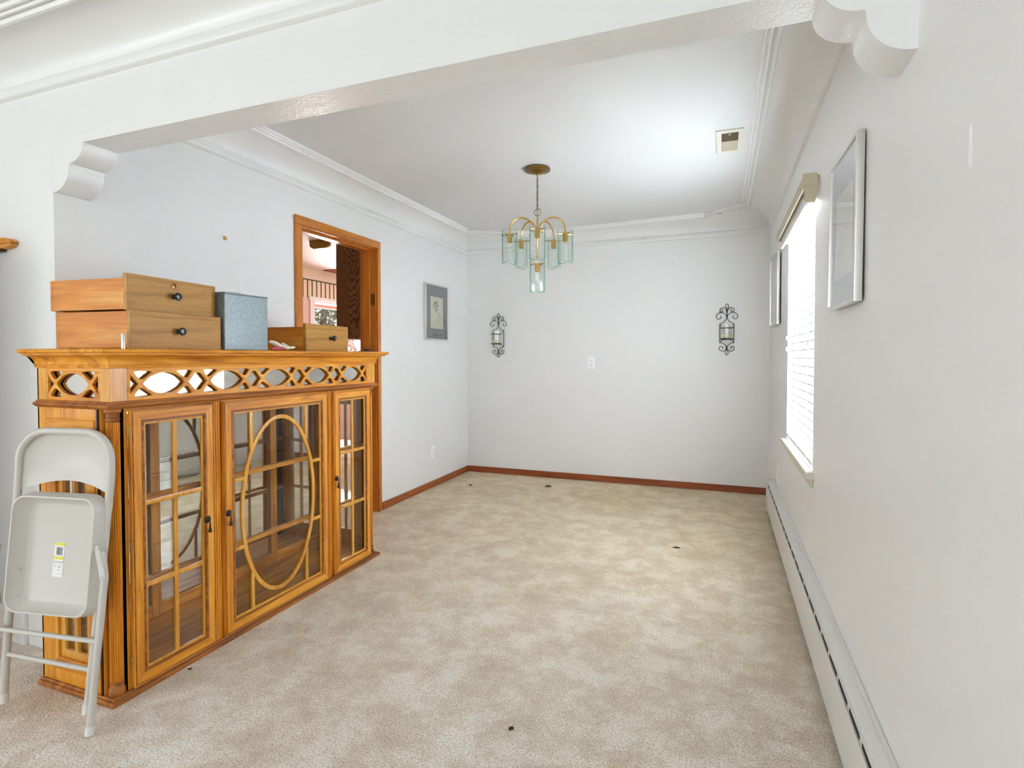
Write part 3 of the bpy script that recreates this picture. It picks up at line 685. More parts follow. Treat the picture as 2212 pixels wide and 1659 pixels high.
for F, nm in ((MYS, 0), (MYE, 1)):
    fs_ = MB().plate(o_, h_, -.013, -.0005, .0008, fn=F).build('side_frieze', M['cabx'], th)
    MB().box(-2.33, -2.01, 1.064, 1.178, -.018, -.016, fn=lambda a, b, c, F=F: F(a, b, c)).build('mirror', M['mirror'], fs_)
for y0, y1 in ((CY0, 1.345), (2.770, CY1)): MB().box(CXF - .047, CXF, y0, y1, 1.0625, 1.181).build('frieze_post', M['lightv'], th, bev=.0015)
for y0, y1 in ((CY0, CY0 + .03), (CY1 - .03, CY1)): MB().box(CXB, -2.32, y0, y1, 1.0625, 1.181).build('frieze_post', M['lightv'], th, bev=.0015)
# carcass
MB().box(CXB, CXB + .008, CY0, CY1, .0, 1.245).build('back_panel', M['cabv'], th)
MB().box(CXB + .008, CXF - .022, CY0 + .02, CY1 - .02, .03, .062).build('bottom_board', M['cabh'], th)
MB().box(CXB + .008, CXF - .022, CY0 + .02, CY1 - .02, 1.032, 1.05).box(CXB, CXF - .03, CY0 + .003, CY1 - .003, 1.181, 1.2).build('top_board', M['cabh'], th)
for y0, y1 in ((1.333, 1.3445), (1.6915, 1.7345), (2.3965, 2.4445), (2.7795, 2.7915)):
    q = MB().box(CXF - .022, CXF - .004, y0, y1, .0245, 1.036)
    for k in ((-.0125, 0, .0125) if y1 - y0 > .03 else ()): q.tube([(CXF - .004, (y0 + y1) / 2 + k, .0245), (CXF - .004, (y0 + y1) / 2 + k, 1.036)], .0042, 8)
    q.build('face_stile', M['cabv'], th)
for z0, z1 in ((1.0265, 1.036), (.0245, .033)): MB().box(CXF - .024, CXF - .005, 1.333, 2.7915, z0, z1).build('face_rail', M['cabh'], th)
# fluted corner columns in dark recesses
for yc, sg in ((1.3105, 1), (CY1 - .0275, -1)):
    xc = CXF - .0275
    MB().box(xc - .034, xc - .027, yc - .034 * (sg > 0) - .027 * (sg < 0), yc + .027 * (sg > 0) + .034 * (sg < 0), .0245, 1.036).box(xc - .034, CXF - .006, yc + (.0225 if sg > 0 else -.0265), yc + (.0265 if sg > 0 else -.0225), .0245, 1.036).build('column_recess', M['glaze'], th)
    cl = MB(); poly = []
    for k in range(160):
        a = 2 * PI * k / 160; poly.append(((.0212 - .0042 * abs(math.cos(a * 10)) ** 2), a))
    pts = [(xc + r_ * math.cos(a), yc + r_ * math.sin(a)) for r_, a in poly]
    cl.prism(pts, .066, .992)
    clm = cl.build('column', M['cabv'], th, angle=60)
    MB().lathe([(0, 1.036), (.0265, 1.036), (.0265, 1.026), (.022, 1.022), (.021, 1.006), (.0235, 1.003), (.0235, .997), (.021, .994), (.0205, .990)], (xc, yc, 0), 26, cap=False).build('capital', M['mold'], clm)
    MB().lathe([(.0205, .070), (.0225, .068), (.0225, .060), (.021, .058), (.0235, .046), (.0265, .041), (.0265, .0245), (0, .0245)], (xc, yc, 0), 26, cap=False).build('column_base', M['mold'], clm)
def mitre(o, i, d0, d1, F, mb=None):
    mb = mb or MB(); (a0, a1, b0, b1), (c0, c1, e0, e1) = o, i
    for q, m in (([(a0, b0), (c0, e0), (c0, e1), (a0, b1)], 0), ([(a1, b0), (a1, b1), (c1, e1), (c1, e0)], 0), ([(a0, b0), (a1, b0), (c1, e0), (c0, e0)], 1), ([(a0, b1), (c0, e1), (c1, e1), (a1, b1)], 1)):
        mb.prism(q, d0, d1, mi=m, fn=F)
    return mb
# side panels: frame, muntins, glass
for F, nm in ((MYS, 0), (MYE, 1)):
    sd = MB().plate(rect(CXB, CXF - .052, .0245, 1.036), [rect(-2.318, -2.055, .075, .995)], -.02, 0, .0012, fn=F).build('side_panel', M['cabv'], th)
    mitre((-2.320, -2.053, .073, .997), (-2.272, -2.098, .118, .953), -.014, .004, F).build('raised_frame', [M['cabv'], M['cabx']], sd, bev=.003)
    hs = [rrect(x0, x1, z0, z1, .006) for x0, x1 in ((-2.245, -2.193), (-2.175, -2.123)) for z0, z1 in ((.147, .372), (.391, .672), (.691, .924))]
    MB().plate(rect(-2.2735, -2.0965, .117, .954), hs, -.016, -.005, .001, fn=F).build('muntin_grille', M['lightv'], sd)
    MB().box(-2.27, -2.10, .12, .95, -.0185, -.0165, fn=F).build('glass_pane', M['cglass'], sd)
# mirror back with uprights
MB().box(CXB + .009, CXB + .012, 1.33, CY1 - .04, .075, 1.03).build('back_mirror', M['mirror'], th)
for y0, y1 in ((CY0 + .02, 1.372), (1.690, 1.735), (2.382, 2.427), (CY1 - .085, CY1 - .02)): MB().box(CXB + .012, CXB + .026, y0, y1, .062, 1.032).build('back_upright', M['cabv'], th, bev=.003)
MB().box(CXB + .012, CXB + .024, CY0 + .02, CY1 - .02, .062, .118).box(CXB + .012, CXB + .024, CY0 + .02, CY1 - .02, 1.0, 1.032).build('back_rail', M['cabh'], th, bev=.003)
for z in (.385, .70):
    s_ = MB().box(CXB + .026, CXF - .056, CY0 + .022, CY1 - .022, z, z + .006).build('glass_shelf', M['sglass'], th)
    MB().box(CXF - .072, CXF - .050, CY0 + .022, CY1 - .022, z - .022, z - .0005).tube([(CXF - .050, CY0 + .03, z - .006), (CXF - .050, CY1 - .03, z - .006)], .0055, 8).build('shelf_lip', M['cabh'], s_, bev=.002)
# doors
def pull(y, z, parent):
    mb = MB(); F = lambda a, b, c: (CXF + .014 + c, y + a, z + b)
    mb.lathe([(0, 0), (.013, 0), (.0145, .002), (.011, .004), (.012, .0055), (.007, .008), (.008, .010), (.004, .013), (0, .0135)], n=18, cap=False, fn=F)
    for k in range(8):
        a = 2 * PI * k / 8; mb.lathe([(.0, 0), (.004, .001), (.003, .004), (0, .005)], (.0115 * math.cos(a), .0115 * math.sin(a), 0), 8, cap=False, fn=F)
    mb.tube(smooth([(CXF + .025, y, z - .002), (CXF + .031, y, z - .010), (CXF + .029, y, z - .018)], 2), .0022, 7)
    mb.lathe([(0, .018), (.003, .016), (.0035, .004), (.0065, -.008), (.0075, -.013), (.005, -.017), (0, -.018)], (CXF + .029, y, z - .034), 14, cap=False)
    tag(mb.build('drop_pull', M['pewter'], parent), 'dark pewter drop pull')
def hinge(y, z, parent):
    mb = MB().tube([(CXF + .006, y, z - .018), (CXF + .006, y, z + .018)], .0036, 8)
    for d in (-.018, -.006, .006, .018): mb.tube([(CXF + .006, y, z + d - .0015), (CXF + .006, y, z + d + .0015)], .0046, 8)
    mb.build('hinge', M['brass'], parent)
def door(y0, y1, ins, z0=.0285, z1=1.030):
    d = mitre((y0, y1, z0, z1), (y0 + ins, y1 - ins, z0 + ins, z1 - ins), -.004, .014, MXF).build('door', [M['cabv'], M['cabh']], th, bev=.0018)
    a, b, c, e = y0 + ins, y1 - ins, z0 + ins, z1 - ins
    MB().plate(rect(y0 + .004, y1 - .004, z0 + .004, z1 - .004), [rect(y0 + .0075, y1 - .0075, z0 + .0075, z1 - .0075)], .013, .0163, .001, fn=MXF).build('edge_bead', M['mold'], d)
    MB().plate(rect(a - .006, b + .006, c - .006, e + .006), [rect(a + .0035, b - .0035, c + .0035, e - .0035)], .002, .0165, .002, fn=MXF).build('inner_bead', M['mold'], d)
    MB().box(a - .002, b + .002, c - .002, e + .002, -.0035, -.0015, fn=MXF).build('glass_pane', M['cglass'], d)
    return d, a, b, c, e
for y0, y1, px, hx in ((1.3455, 1.6905, 1.651, 1.3445), (2.4455, 2.7785, 2.4585, 2.7800)):
    d, a, b, c, e = door(y0, y1, .044)
    ym = (a + b) / 2; bw = .0085; br = .0125
    hs = [rrect(p, q, r_, s_, .006) for p, q in ((a + br, ym - bw), (ym + bw, b - br)) for r_, s_ in ((c + br, .3735), (.3905, .6755), (.6925, e - br))]
    MB().plate(rect(a - .001, b + .001, c - .001, e + .001), hs, -.001, .008, .0012, fn=MXF).build('muntin_grille', M['lightv'], d)
    pull(px, .555, d)
    for z in (.95, .54, .125): hinge(hx, z, d)
d, a, b, c, e = door(1.7355, 2.3955, .046)
g = MB(); br = .012; F = MXF
g.plate(rect(a - .001, b + .001, c - .001, e + .001), [rrect(a + br, b - br, c + br, e - br, .004)], -.001, .008, .0012, fn=F)
oy, oz, ha, hb = 2.0615, .527, .236, .418
def ring_(da, n=72): return [(oy + (ha + da) * math.cos(2 * PI * k / n), oz + (hb + da) * math.sin(2 * PI * k / n)) for k in range(n)]
g.plate(ring_(0), [ring_(-.019)], -.0008, .0088, .002, fn=F)
for s_ in (-1, 1):
    vx = .173; zz_ = hb * math.sqrt(1 - (vx / ha) ** 2) - .006
    for v in (-1, 1):
        z_in = oz + v * zz_; z_out = (e - br) if v > 0 else (c + br)
        g.plate(rect(oy + s_ * vx - .0085, oy + s_ * vx + .0085, min(z_in, z_out), max(z_in, z_out)), [], -.0006, .0082, .001, fn=F)
    for z in (.381, .683):
        yy = ha * math.sqrt(1 - ((z - oz) / hb) ** 2) - .006; o2 = (oy + s_ * yy, (b - br) if s_ > 0 else (a + br))
        g.plate(rect(min(o2), max(o2), z - .0085, z + .0085), [], -.0006, .0082, .001, fn=F)
g.build('oval_tracery', M['lightv'], d)
pull(1.754, .553, d)
for z in (.95, .125): hinge(2.3970, z, d)
world0()
ZT = 1.249

# ------------------------------------------------------------------ things on the cabinet
def loose_drawer(loc, rz, w, h, depth, sideh, label, lock=False, kz=.5, clip=False):
    """front faces local +X; origin at bottom centre of front"""
    th = thing('loose_drawer', loc, label, 'drawer', 'loose wooden drawers on the china cabinet', rot=(0, 0, rz), setorg=False)
    MB().box(-.018, 0, -w / 2, w / 2, 0, h).build('drawer_front', M['drwf'], th, bev=.002)
    for s_ in (-1, 1):
        y = s_ * (w / 2 - .016)
        MB().box(-depth, -.018, y - .006, y + .006, .004, sideh).build('side_board', M['drws'], th, bev=.001)
    MB().box(-depth - .012, -depth, -w / 2 + .010, w / 2 - .010, .004, sideh).build('back_board', M['drws'], th, bev=.001)
    MB().box(-depth, -.018, -w / 2 + .022, w / 2 - .022, .008, .013).build('bottom_board', M['drwf'], th)
    F = lambda a, b, c: (c, a + kz, h * .5 + b)
    tag(MB().lathe([(0, 0), (.010, 0), (.010, .002), (.006, .005), (.006, .012), (.012, .015), (.0155, .020), (.0155, .024), (.012, .029), (0, .031)], n=22, cap=False, fn=F).build('knob', M['knob'], th), 'dark glossy round knob')
    if lock:
        k = MB().lathe([(0, 0), (.0105, 0), (.0105, .002), (.008, .003), (0, .003)], (0, 0, 0), 20, cap=False, fn=lambda a, b, c: (c, a + kz + .001, h - .026 + b)).build('lock', M['abrass'], th)
        MB().box(.003, .0035, kz, kz + .002, h - .029, h - .023).build('keyhole', M['ink'], k)
    for s_ in (-1, 1): pass
    nl = MB()
    for y in (-w / 2 + .016,):
        for z in (.02, .06, sideh - .012): nl.lathe([(0, 0), (.0018, 0), (.0018, .0005), (0, .0005)], (0, 0, 0), 6, cap=False, fn=lambda a, b, c, z=z: (-depth + .006 + a, -w / 2 + .0098 - c, z + b))
    nl.build('nail_heads', M['ink'], th)
    world0(); return th
loose_drawer((-1.995, 1.568, ZT), math.radians(5), .415, .140, .362, .137, 'loose brown drawer at the bottom of the stack of two on the cabinet', kz=-.008)
loose_drawer((-2.025, 1.574, ZT + .1405), math.radians(6), .410, .134, .37, .118, 'loose brown drawer with a brass lock, on top of the stack of two', lock=True, kz=-.008)
loose_drawer((-2.050, 2.512, ZT), math.radians(6), .405, .146, .33, .128, 'smaller loose brown drawer by itself at the far end of the cabinet top', kz=.025)
bx = thing('metal_box', (-2.13, 1.905, ZT), 'grey hammered metal box standing beside the stacked drawers', 'box')
MB().box(-2.24, -2.003, 1.7835, 2.027, ZT, 1.4955).build('body', M['hammer'], bx, bev=.003)
MB().plate([(1.7825, 1.4955), (2.028, 1.4955), (2.028, 1.500), (1.93, 1.5005), (1.87, 1.5015), (1.85, 1.504), (1.82, 1.5015), (1.7825, 1.5005)], [], -2.242, -2.001, .0008, fn=lambda a, b, c: (c, a, b)).build('lid', M['hammer'], bx)
world0()
tag(MB().lathe([(0, 0), (.0065, 0), (.0065, .052), (.0055, .054), (0, .054)], (-1.985, 1.340, ZT), 18, cap=False).build('metal_tube', M['chrome'], org=(-1.985, 1.340, ZT)), 'small shiny silver tube standing at the near corner of the drawer stack', 'tube')
# crumpled gloves
gl = thing('crumpled_gloves', (-2.02, 2.10, ZT), 'crumpled cream and pink gloves lying between grey box and small drawer', 'gloves')
def blob(mb, pts, rs, n=8, jit=.002):
    rings = []
    P = [Vector(p) for p in pts]
    for i, (p, r_) in enumerate(zip(P, rs)):
        t_ = (P[min(i + 1, len(P) - 1)] - P[max(i - 1, 0)]).normalized(); u = t_.cross(Vector((.3, .2, 1))).normalized(); w = t_.cross(u)
        rings.append([p + (u * math.cos(2 * PI * k / n) + w * math.sin(2 * PI * k / n) * .75) * (r_ + R.uniform(-jit, jit)) for k in range(n)])
    mb.loft(rings, True); mb.add(rings[0], [tuple(range(n))]); mb.add(rings[-1], [tuple(range(n))])
g1 = MB(); z0 = ZT
blob(g1, [(-2.01, 2.035, z0 + .042), (-2.0, 2.055, z0 + .040), (-1.995, 2.075, z0 + .030), (-1.995, 2.095, z0 + .020), (-1.995, 2.11, z0 + .012)], [.010, .016, .018, .017, .012])
blob(g1, [(-2.0, 2.075, z0 + .026), (-1.99, 2.10, z0 + .022), (-1.985, 2.125, z0 + .013), (-1.985, 2.145, z0 + .011)], [.010, .014, .012, .010])
blob(g1, [(-1.995, 2.10, z0 + .038), (-1.99, 2.115, z0 + .030), (-1.985, 2.135, z0 + .018), (-1.985, 2.155, z0 + .014), (-1.985, 2.172, z0 + .018), (-1.985, 2.182, z0 + .020)], [.006, .010, .010, .009, .010, .005])
g1.build('cream_fabric', M['clothw'], gl, subsurf=1)
g2 = MB()
blob(g2, [(-1.992, 2.030, z0 + .009), (-1.985, 2.06, z0 + .010), (-1.978, 2.09, z0 + .012), (-1.978, 2.108, z0 + .010)], [.007, .010, .012, .007])
g2.build('pink_fabric', M['clothp'], gl, subsurf=1)
world0()
br = thing('small_brush', (-2.0, 2.79, ZT), 'small dark brush lying at the far end of the cabinet top', 'brush')
MB().box(-2.008, -1.99, 2.72, 2.80, ZT, ZT + .006).build('handle', M['ink'], br, bev=.002)
b_ = MB()
for i in range(60):
    y = R.uniform(2.775, 2.832); x = R.uniform(-2.012, -1.985); b_.tube([(x, y, ZT + .003), (x + R.uniform(-.006, .006), y + R.uniform(-.004, .012), ZT + R.uniform(.009, .020))], .0011, 4)
b_.build('bristles', M['ink'], br)
world0()

# ------------------------------------------------------------------ folding chair (local: u across, v up the chair, w out of the seat underside)
th = thing('folding_chair', (-2.1065, 1.143, .0578), 'beige metal folding chair folded flat and leaning on the cabinet end', 'chair', setorg=False)
a_, b_, c_ = .1051, .2067, -.0055
def ROT(p):
    x, y, z = p[0], p[1] * math.cos(a_) + p[2] * math.sin(a_), -p[1] * math.sin(a_) + p[2] * math.cos(a_)
    return Vector((x * math.cos(b_) - y * math.sin(b_), x * math.sin(b_) + y * math.cos(b_), z))
U = ROT((math.cos(c_), 0, math.sin(c_))); V = ROT((-math.sin(c_), 0, math.cos(c_))); Wv = ROT((0, -1, 0))
th.rotation_mode = 'XYZ'
m3 = Matrix((U, V, Wv)).transposed(); th.rotation_euler = m3.to_euler()
tr = .0122
hw = lambda v: .165 + (.185 - .165) * min(1, max(0, v / .8))
side_ = [(.165, -.0), (.172, .25), (.180, .55), (.185, .76)]
top = arc(.185 - .105, .909 - .105, .105, .105, 8, 90, 9)
right = [(x_, y_, 0) for x_, y_ in side_] + [(x_, y_, .004) for x_, y_ in top]
left = [(-x_, y_, z_) for x_, y_, z_ in right]
MB().tube(right + left[::-1][0:] , tr, 14).build('back_frame', M['chair'], th)
bp = MB(); nu, nv = 20, 12; rows = []
for j in range(nv + 1):
    row = []
    for i in range(nu + 1):
        u = -1 + 2 * i / nu
        xo = .178 * u
        vb = .698 + .040 * (1 - u * u)
        ax = abs(xo); vt = .897 if ax < .08 else .804 + math.sqrt(max(0, .098 ** 2 - (ax - .08) ** 2))
        v = vb + (vt - vb) * j / nv
        row.append((xo, v, -.002 - .030 * (1 - u * u) * (.5 + .5 * math.sin(PI * j / nv))))
    rows.append(row)
bp.loft(rows); bp.loft([[(x_, y_, z_ - .0016) for x_, y_, z_ in r_] for r_ in rows])
bp.build('backrest', M['chair'], th)
# rear legs
rl = [(.188, .60, .030), (.205, .52, .032), (.222, .44, .032), (.216, .2, .032), (.211, -.046, .032)]
for s_ in (-1, 1):
    lg = MB().tube([(s_ * x_, y_, z_) for x_, y_, z_ in rl[1:]], .0112, 12).build('rear_leg', M['chair'], th)
    MB().tube([(s_ * .2114, -.028, .032), (s_ * .2108, -.056, .032)], .0135, 14).build('foot_cap', M['rubber'], lg)
    fc = MB().tube([(s_ * .1655, .022, 0), (s_ * .1648, -.010, 0)], .0146, 14).build('foot_cap', M['rubber'], th)
    lk = MB().plate([(x_ * s_, y_) for x_, y_ in smooth([(.186, .535), (.197, .545), (.206, .53), (.214, .495), (.233, .455), (.234, .432), (.222, .425), (.212, .440), (.205, .47), (.194, .50)], 2, True)], [], .040, .0435, .0008).build('pivot_link', M['chair'], th)
    rv = MB()
    for x_, y_ in ((.197, .532), (.223, .438)): rv.lathe([(0, 0), (.006, 0), (.005, .003), (0, .004)], (s_ * x_, y_, .0435), 12, cap=False)
    rv.build('rivet', M['chair'], lk)
MB().tube([(-.214, .245, .032), (.212, .232, .030)], .0078, 12).build('upper_crossbar', M['chair'], th)
MB().tube([(-.168, .150, 0), (.168, .126, 0)], .0078, 12).build('lower_crossbar', M['chair'], th)
# seat pan: shallow tray seen from below
sx0, sx1, sv0, sv1 = -.150, .180, .303, .694
rim = lambda g, w: [(x_, y_, w) for x_, y_ in rrect(sx0 + g, sx1 - g, sv0 + g, sv1 - g, max(.05 - g * .6, .02), 7)]
sp = MB(); sp.loft([rim(-.006, .004), rim(.001, .040), rim(.003, .0455), rim(.008, .0455), rim(.010, .040), rim(.030, .0075), rim(.036, .0055)], True)
inner = rim(.036, .0055); sp.add(inner, [tuple(range(len(inner)))]); ob = rim(-.006, .004); sp.add(ob, [tuple(range(len(ob)))[::-1]])
seat = sp.build('seat', M['chair'], th, angle=50)
rv = MB()
for x_, y_ in ((sx0 + .022, .44), (sx0 + .024, .345), (sx1 - .022, .40)): rv.lathe([(0, 0), (.006, 0), (.005, .0025), (0, .003)], (x_, y_, .017), 12, cap=False, fn=None)
rv.build('rivet', M['chair'], seat)
# barcode sticker and care sticker, seen upside-up on the pan
zs = .0060
def quad(name, pts, m, parent, w): return MB().prism(pts, w, w + .0002).build(name, m, parent)
rot = lambda x_, y_, ang, ox, oy_: (ox + x_ * math.cos(ang) - y_ * math.sin(ang), oy_ + x_ * math.sin(ang) + y_ * math.cos(ang))
ox, oy2, an = .013, .501, -.03
rr_ = lambda x0, x1, y0, y1: [rot(x0, y0, an, ox, oy2), rot(x1, y0, an, ox, oy2), rot(x1, y1, an, ox, oy2), rot(x0, y1, an, ox, oy2)]
s1 = quad('barcode_sticker', rr_(-.0195, .0195, -.030, .032), M['white'], seat, zs)
tag(s1, 'white sticker with barcode and yellow bands')
yb = MB().prism(rr_(-.0195, .0195, .021, .031), zs + .0003, zs + .0005).prism(rr_(-.0195, .0195, -.025, -.015), zs + .0003, zs + .0005, 0)
for q_ in (yb,): q_.build('yellow_band', M['yellow'], seat)
bc = MB(); x_ = -.011
while x_ < .012:
    w_ = R.choice((.0005, .0009, .0015)); bc.prism(rr_(x_, x_ + w_, -.010, .016), zs + .0003, zs + .0005); x_ += w_ + R.choice((.0005, .0009, .0012))
bc.build('barcode', M['ink'], seat)
ox, oy2, an = .012, .441, -.01
s2 = quad('care_sticker', rr_(-.020, .020, -.023, .023), M['white'], seat, zs); tag(s2, 'white sticker with faint grey lines of print')
tx = MB()
for y_, spans in ((.016, ((-.016, -.006), (-.001, .013))), (.011, ((-.015, -.008), (.0, .014))), (.0085, ((.0, .010),)), (0, ((-.016, -.010), (-.004, .012))), (-.011, ((-.015, -.010), (-.003, .004), (.007, .014)))):
    for a, b in spans:
        q_ = a
        while q_ < b:
            w_ = R.uniform(.0008, .0022); tx.prism(rr_(q_, min(q_ + w_, b), y_ - .0009, y_ + .0009), zs + .0003, zs + .0005); q_ += w_ + .0008
tx.build('printed_lines', M['inkpale'], seat)
world0()

# ------------------------------------------------------------------ tall wooden cabinet just out of frame on the left (its top board pokes in)
th = thing('tall_wood_cabinet', (-3.35, 1.2, 0), 'tall wooden cabinet at the left edge, only its top board end showing', 'cabinet')
HX1 = -2.945
MB().box(-3.85, HX1, 1.0, 1.415, .06, 1.675).build('body', M['oak'], th, bev=.004)
MB().box(-3.87, HX1 + .018, .985, 1.416, 0, .20).build('plinth', M['basel'], th, bev=.006)
tb = [(-4.0, 1.674), (-2.80, 1.674), (-2.775, 1.679), (-2.757, 1.686), (-2.752, 1.691), (-2.757, 1.6925), (-4.0, 1.6925)]
tt = [(-4.0, 1.6935), (-2.757, 1.6935), (-2.750, 1.697), (-2.757, 1.705), (-2.775, 1.712), (-2.80, 1.7175), (-4.0, 1.7175)]
for q_, nm in ((tb, 'lower_top_board'), (tt, 'upper_top_board')):
    MB().prism(q_, 1.405, 1.432, fn=lambda a, b, c: (a, c, b)).build(nm, M['drws'], th, bev=.002)
MB().box(-4.0, -2.83, 1.402, 1.43, 1.664, 1.674).build('cleat', M['oak'], th, bev=.002)
world0()

# ------------------------------------------------------------------ bits of debris on the carpet
def debris(x, y, s, label, long=1.):
    mb = MB(); n = 9; rings = []
    for j in range(4):
        rr = s * (1, .95, .6, .15)[j]; rings.append([(x + rr * long * math.cos(2 * PI * k / n) * R.uniform(.6, 1.2), y + rr * math.sin(2 * PI * k / n) * R.uniform(.6, 1.2), .0015 + s * .5 * j / 3) for k in range(n)])
    mb.loft(rings, True); mb.add(rings[-1], [tuple(range(n))]); mb.add(rings[0], [tuple(range(n))[::-1]])
    tag(mb.build('carpet_lint', M['debris'], org=(x, y, 0)), label, 'lint', 'specks of lint on the carpet')
debris(-1.508, 4.93, .024, 'dark fluff clump on the carpet nearest the back baseboard', 1.6)
debris(-.259, 3.63, .014, 'dark twisted lint on the carpet in the right half of the room', 1.8)
debris(-1.931, 1.538, .008, 'dark speck on the carpet just in front of the cabinet base')
debris(-.634, 1.661, .010, 'dark speck alone on the open carpet in the foreground')
debris(-2.215, 4.72, .016, 'grey fluff on the carpet near the left baseboard')

# ------------------------------------------------------------------ kitchen beyond the doorway
KX = -5.3
KW = (6.20, 7.6, .95, 2.0)
kw = MB()
kw.box(KX - .3, KX, 1.6, KW[0], 0, ZC).box(KX - .3, KX, KW[1], 9.0, 0, ZC).box(KX - .3, KX, KW[0], KW[1], 0, KW[2]).box(KX - .3, KX, KW[0], KW[1], KW[3], ZC)
struct('wall_kitchen_far', kw, M['kpaper'])
struct('wall_kitchen_end', MB().box(KX - .3, XK, 9.0, 9.1, 0, ZC).box(KX, XK, 1.6, 1.7, 0, ZC), M['kpaper'])
struct('wall_kitchen_near', box(XK - .02, XK, YB, 9.0, 0, ZC), M['kpaper'])
struct('ceiling_kitchen', box(KX - .3, XK, 1.6, 9.1, ZC, ZC + .1), M['kwhite'])
struct('floor_kitchen', box(KX - .3, XK, YB + .16, 9.1, -.1, 0), M['floork'])
w2 = struct('window_2', MB().box(KX - .3, KX + .001, KW[0], KW[0] + .015, KW[2], KW[3]).box(KX - .3, KX + .001, KW[1] - .015, KW[1], KW[2], KW[3]).box(KX - .3, KX + .001, KW[0], KW[1], KW[2], KW[2] + .015).box(KX - .3, KX + .001, KW[0], KW[1], KW[3] - .015, KW[3]), M['pink'])
MB().box(KX, KX + .02, KW[0] - .09, KW[0], KW[2] - .05, KW[3] + .05).box(KX, KX + .03, KW[0] - .12, KW[1] + .1, KW[3], KW[3] + .05).build('casing', M['kwhite'], w2, bev=.003)
MB().box(KX - .29, KX - .25, KW[0] + .015, KW[0] + .06, KW[2], KW[3]).box(KX - .29, KX - .25, KW[0], KW[1], KW[3] - .06, KW[3] - .015).box(KX - .29, KX - .25, KW[0], KW[1], KW[2], KW[2] + .06).build('sash', M['pink'], w2, bev=.003)
MB().box(KX - .272, KX - .268, KW[0] + .03, KW[1] - .03, KW[2] + .03, KW[3] - .03).build('window_pane', M['wglass'], w2)
th = thing('kitchen_wall_cabinet', (-2.83, 4.1, 1.365), 'dark grained kitchen wall cabinet seen side-on through the doorway', 'cabinet')
MB().box(-2.985, XK - .001, 3.762, 3.78, 1.365, 2.42).build('side_panel', M['cath'], th, bev=.002)
MB().box(-2.97, XK - .001, 3.78, 4.75, 1.365, 2.42).build('body', M['oak'], th)
for y0, y1 in ((3.79, 4.26), (4.27, 4.74)): MB().box(-2.99, -2.97, y0, y1, 1.375, 2.41).build('door', M['oak'], th, bev=.003)
world0()
th = thing('ceiling_light', (-3.93, 5.3, ZC), 'fluorescent kitchen ceiling light glimpsed at the top of the doorway', 'ceiling light')
MB().prism([(-.13, 0), (-.12, -.06), (-.08, -.085), (.08, -.085), (.12, -.06), (.13, 0)], 4.72, 5.9, fn=lambda a, b, c: (-3.93 + a, c, ZC - .0005 + b)).build('diffuser', M['fluor'], th)
MB().prism([(-.135, 0), (-.125, -.065), (-.08, -.09), (.08, -.09), (.125, -.065), (.135, 0)], 4.69, 4.72, fn=lambda a, b, c: (-3.93 + a, c, ZC - .0005 + b)).build('end_cap', M['abrass'], th)
world0()
tag(box(-5.25, -5.02, 6.33, 6.7, ZC - .012, ZC - .0005).build('ceiling_register', M['brownk'], bev=.003), 'brown ceiling register near the far kitchen wall', 'register')
# garden tree beyond the kitchen window
th = thing('garden_tree', (-9.2, 11.2, -.3), 'leafy green garden tree seen through the kitchen window', 'tree')
MB().tube([(-9.2, 11.2, -.3), (-9.15, 11.2, 1.0), (-9.25, 11.15, 2.0), (-9.2, 11.2, 3.2)], [.14, .11, .09, .03], 10).build('trunk', M['bark'], th)
lf = [MB(), MB()]
for i in range(2600):
    a, b = R.uniform(0, 2 * PI), R.uniform(-1, 1); r_ = 1.7 * R.random() ** .4
    p = Vector((-9.2 + r_ * math.cos(a) * math.sqrt(1 - b * b), 11.2 + r_ * math.sin(a) * math.sqrt(1 - b * b), 2.2 + 1.3 * r_ / 1.7 * b * 1.2))
    if p.z < .5: continue
    u = Vector((R.uniform(-1, 1), R.uniform(-1, 1), R.uniform(-1, 1))).normalized(); w = u.cross(Vector((R.uniform(-1, 1), R.uniform(-1, 1), .3))).normalized(); s_ = R.uniform(.05, .10)
    lf[i % 2].add([p - u * s_, p + w * s_ * .45, p + u * s_, p - w * s_ * .45], [(0, 1, 2, 3)])
lf[0].build('foliage', M['leaf'], th, recalc=False); lf[1].build('inner_foliage', M['leaf2'], th, recalc=False)
world0()
struct('ground', box(-30, -5.7, -4, 30, -.45, -.3), M['lawn'])

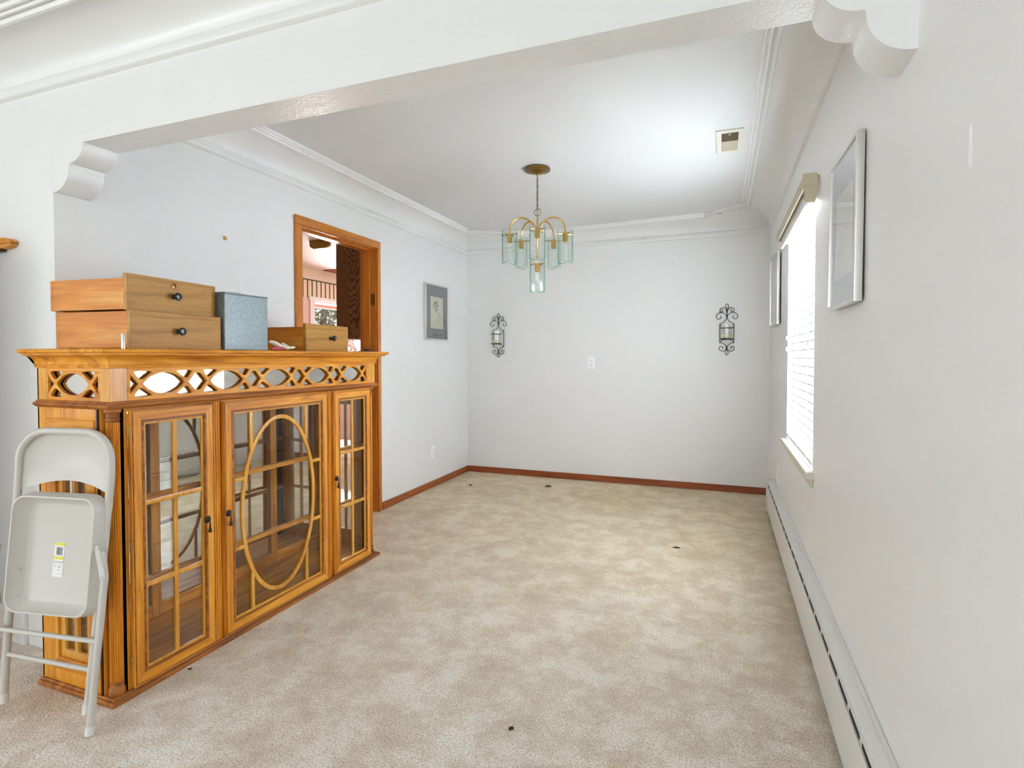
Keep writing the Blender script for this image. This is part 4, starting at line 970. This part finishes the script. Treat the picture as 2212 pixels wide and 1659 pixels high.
# ------------------------------------------------------------------ light
def area(name, loc, rot, sx, sy, energy, col=(1, 1, 1)):
    l = bpy.data.lights.new(name, 'AREA'); l.shape = 'RECTANGLE'; l.size = sx; l.size_y = sy; l.energy = energy; l.color = col
    o = bpy.data.objects.new(name, l); COL.objects.link(o); o.location = loc; o.rotation_euler = rot; return o
for k, (a, b, z0, z1) in enumerate(LW):
    area('daylight', ((a + b) / 2, -3.47, (z0 + z1) / 2), (-PI / 2 + PI, 0, 0), b - a, z1 - z0, 38, (.86, .94, 1))  # lamp filling the added rear window
area('daylight', (-5.27, (LL[0] + LL[1]) / 2, (LL[2] + LL[3]) / 2), (0, -PI / 2, 0), LL[3] - LL[2], LL[1] - LL[0], 84, (.86, .94, 1))  # lamp filling the added left-wall window
area('daylight', (XO + 1.3, (WY0 + WY1) / 2, 2.3), (0, math.radians(62), 0), 2., 2.4, 3200, (.88, .95, 1))
area('daylight', (KX - .36, (KW[0] + KW[1]) / 2, (KW[2] + KW[3]) / 2), (0, -PI / 2, 0), KW[3] - KW[2], KW[1] - KW[0], 170)
wd = bpy.data.worlds.new('sky'); SC.world = wd; wd.use_nodes = True
bg = wd.node_tree.nodes['Background']; bg.inputs[0].default_value = (.86, .94, 1, 1); bg.inputs[1].default_value = 1.3

# ------------------------------------------------------------------ camera
cam = bpy.data.cameras.new('camera'); co = bpy.data.objects.new('camera', cam); COL.objects.link(co); SC.camera = co
F_, yaw, pitch, roll, cyp = 1190.7029, .3631, -.0235, -.0008, 798.1775
cam.sensor_fit = 'HORIZONTAL'; cam.sensor_width = 36; cam.lens = F_ / 2212 * 36; cam.clip_start = .02; cam.clip_end = 100
cam.shift_y = -(829.5 - cyp) / 2212
fwd = Vector((-math.sin(yaw), math.cos(yaw), 0)); rt = Vector((math.cos(yaw), math.sin(yaw), 0)); upv = Vector((0, 0, 1))
f2 = fwd * math.cos(pitch) + upv * math.sin(pitch); u2 = upv * math.cos(pitch) - fwd * math.sin(pitch)
r3 = rt * math.cos(roll) + u2 * math.sin(roll); u3 = u2 * math.cos(roll) - rt * math.sin(roll)
mt = Matrix((r3, u3, -f2)).transposed().to_4x4(); mt.translation = Vector((0, 0, 1.22)); co.matrix_world = mt

vs = SC.view_settings
SC.display_settings.display_device = 'sRGB'; vs.view_transform = 'Standard'; vs.look = 'None'; vs.exposure = 0.; vs.gamma = 1.; vs.use_curve_mapping = False
SC.cycles.use_denoising = True; SC.cycles.use_adaptive_sampling = True; SC.cycles.adaptive_threshold = .015
SC.cycles.max_bounces = 11; SC.cycles.diffuse_bounces = 6; SC.cycles.glossy_bounces = 5; SC.cycles.transparent_max_bounces = 20; SC.cycles.transmission_bounces = 6
SC.cycles.sample_clamp_indirect = 150.; SC.cycles.caustics_reflective = False; SC.cycles.caustics_refractive = False
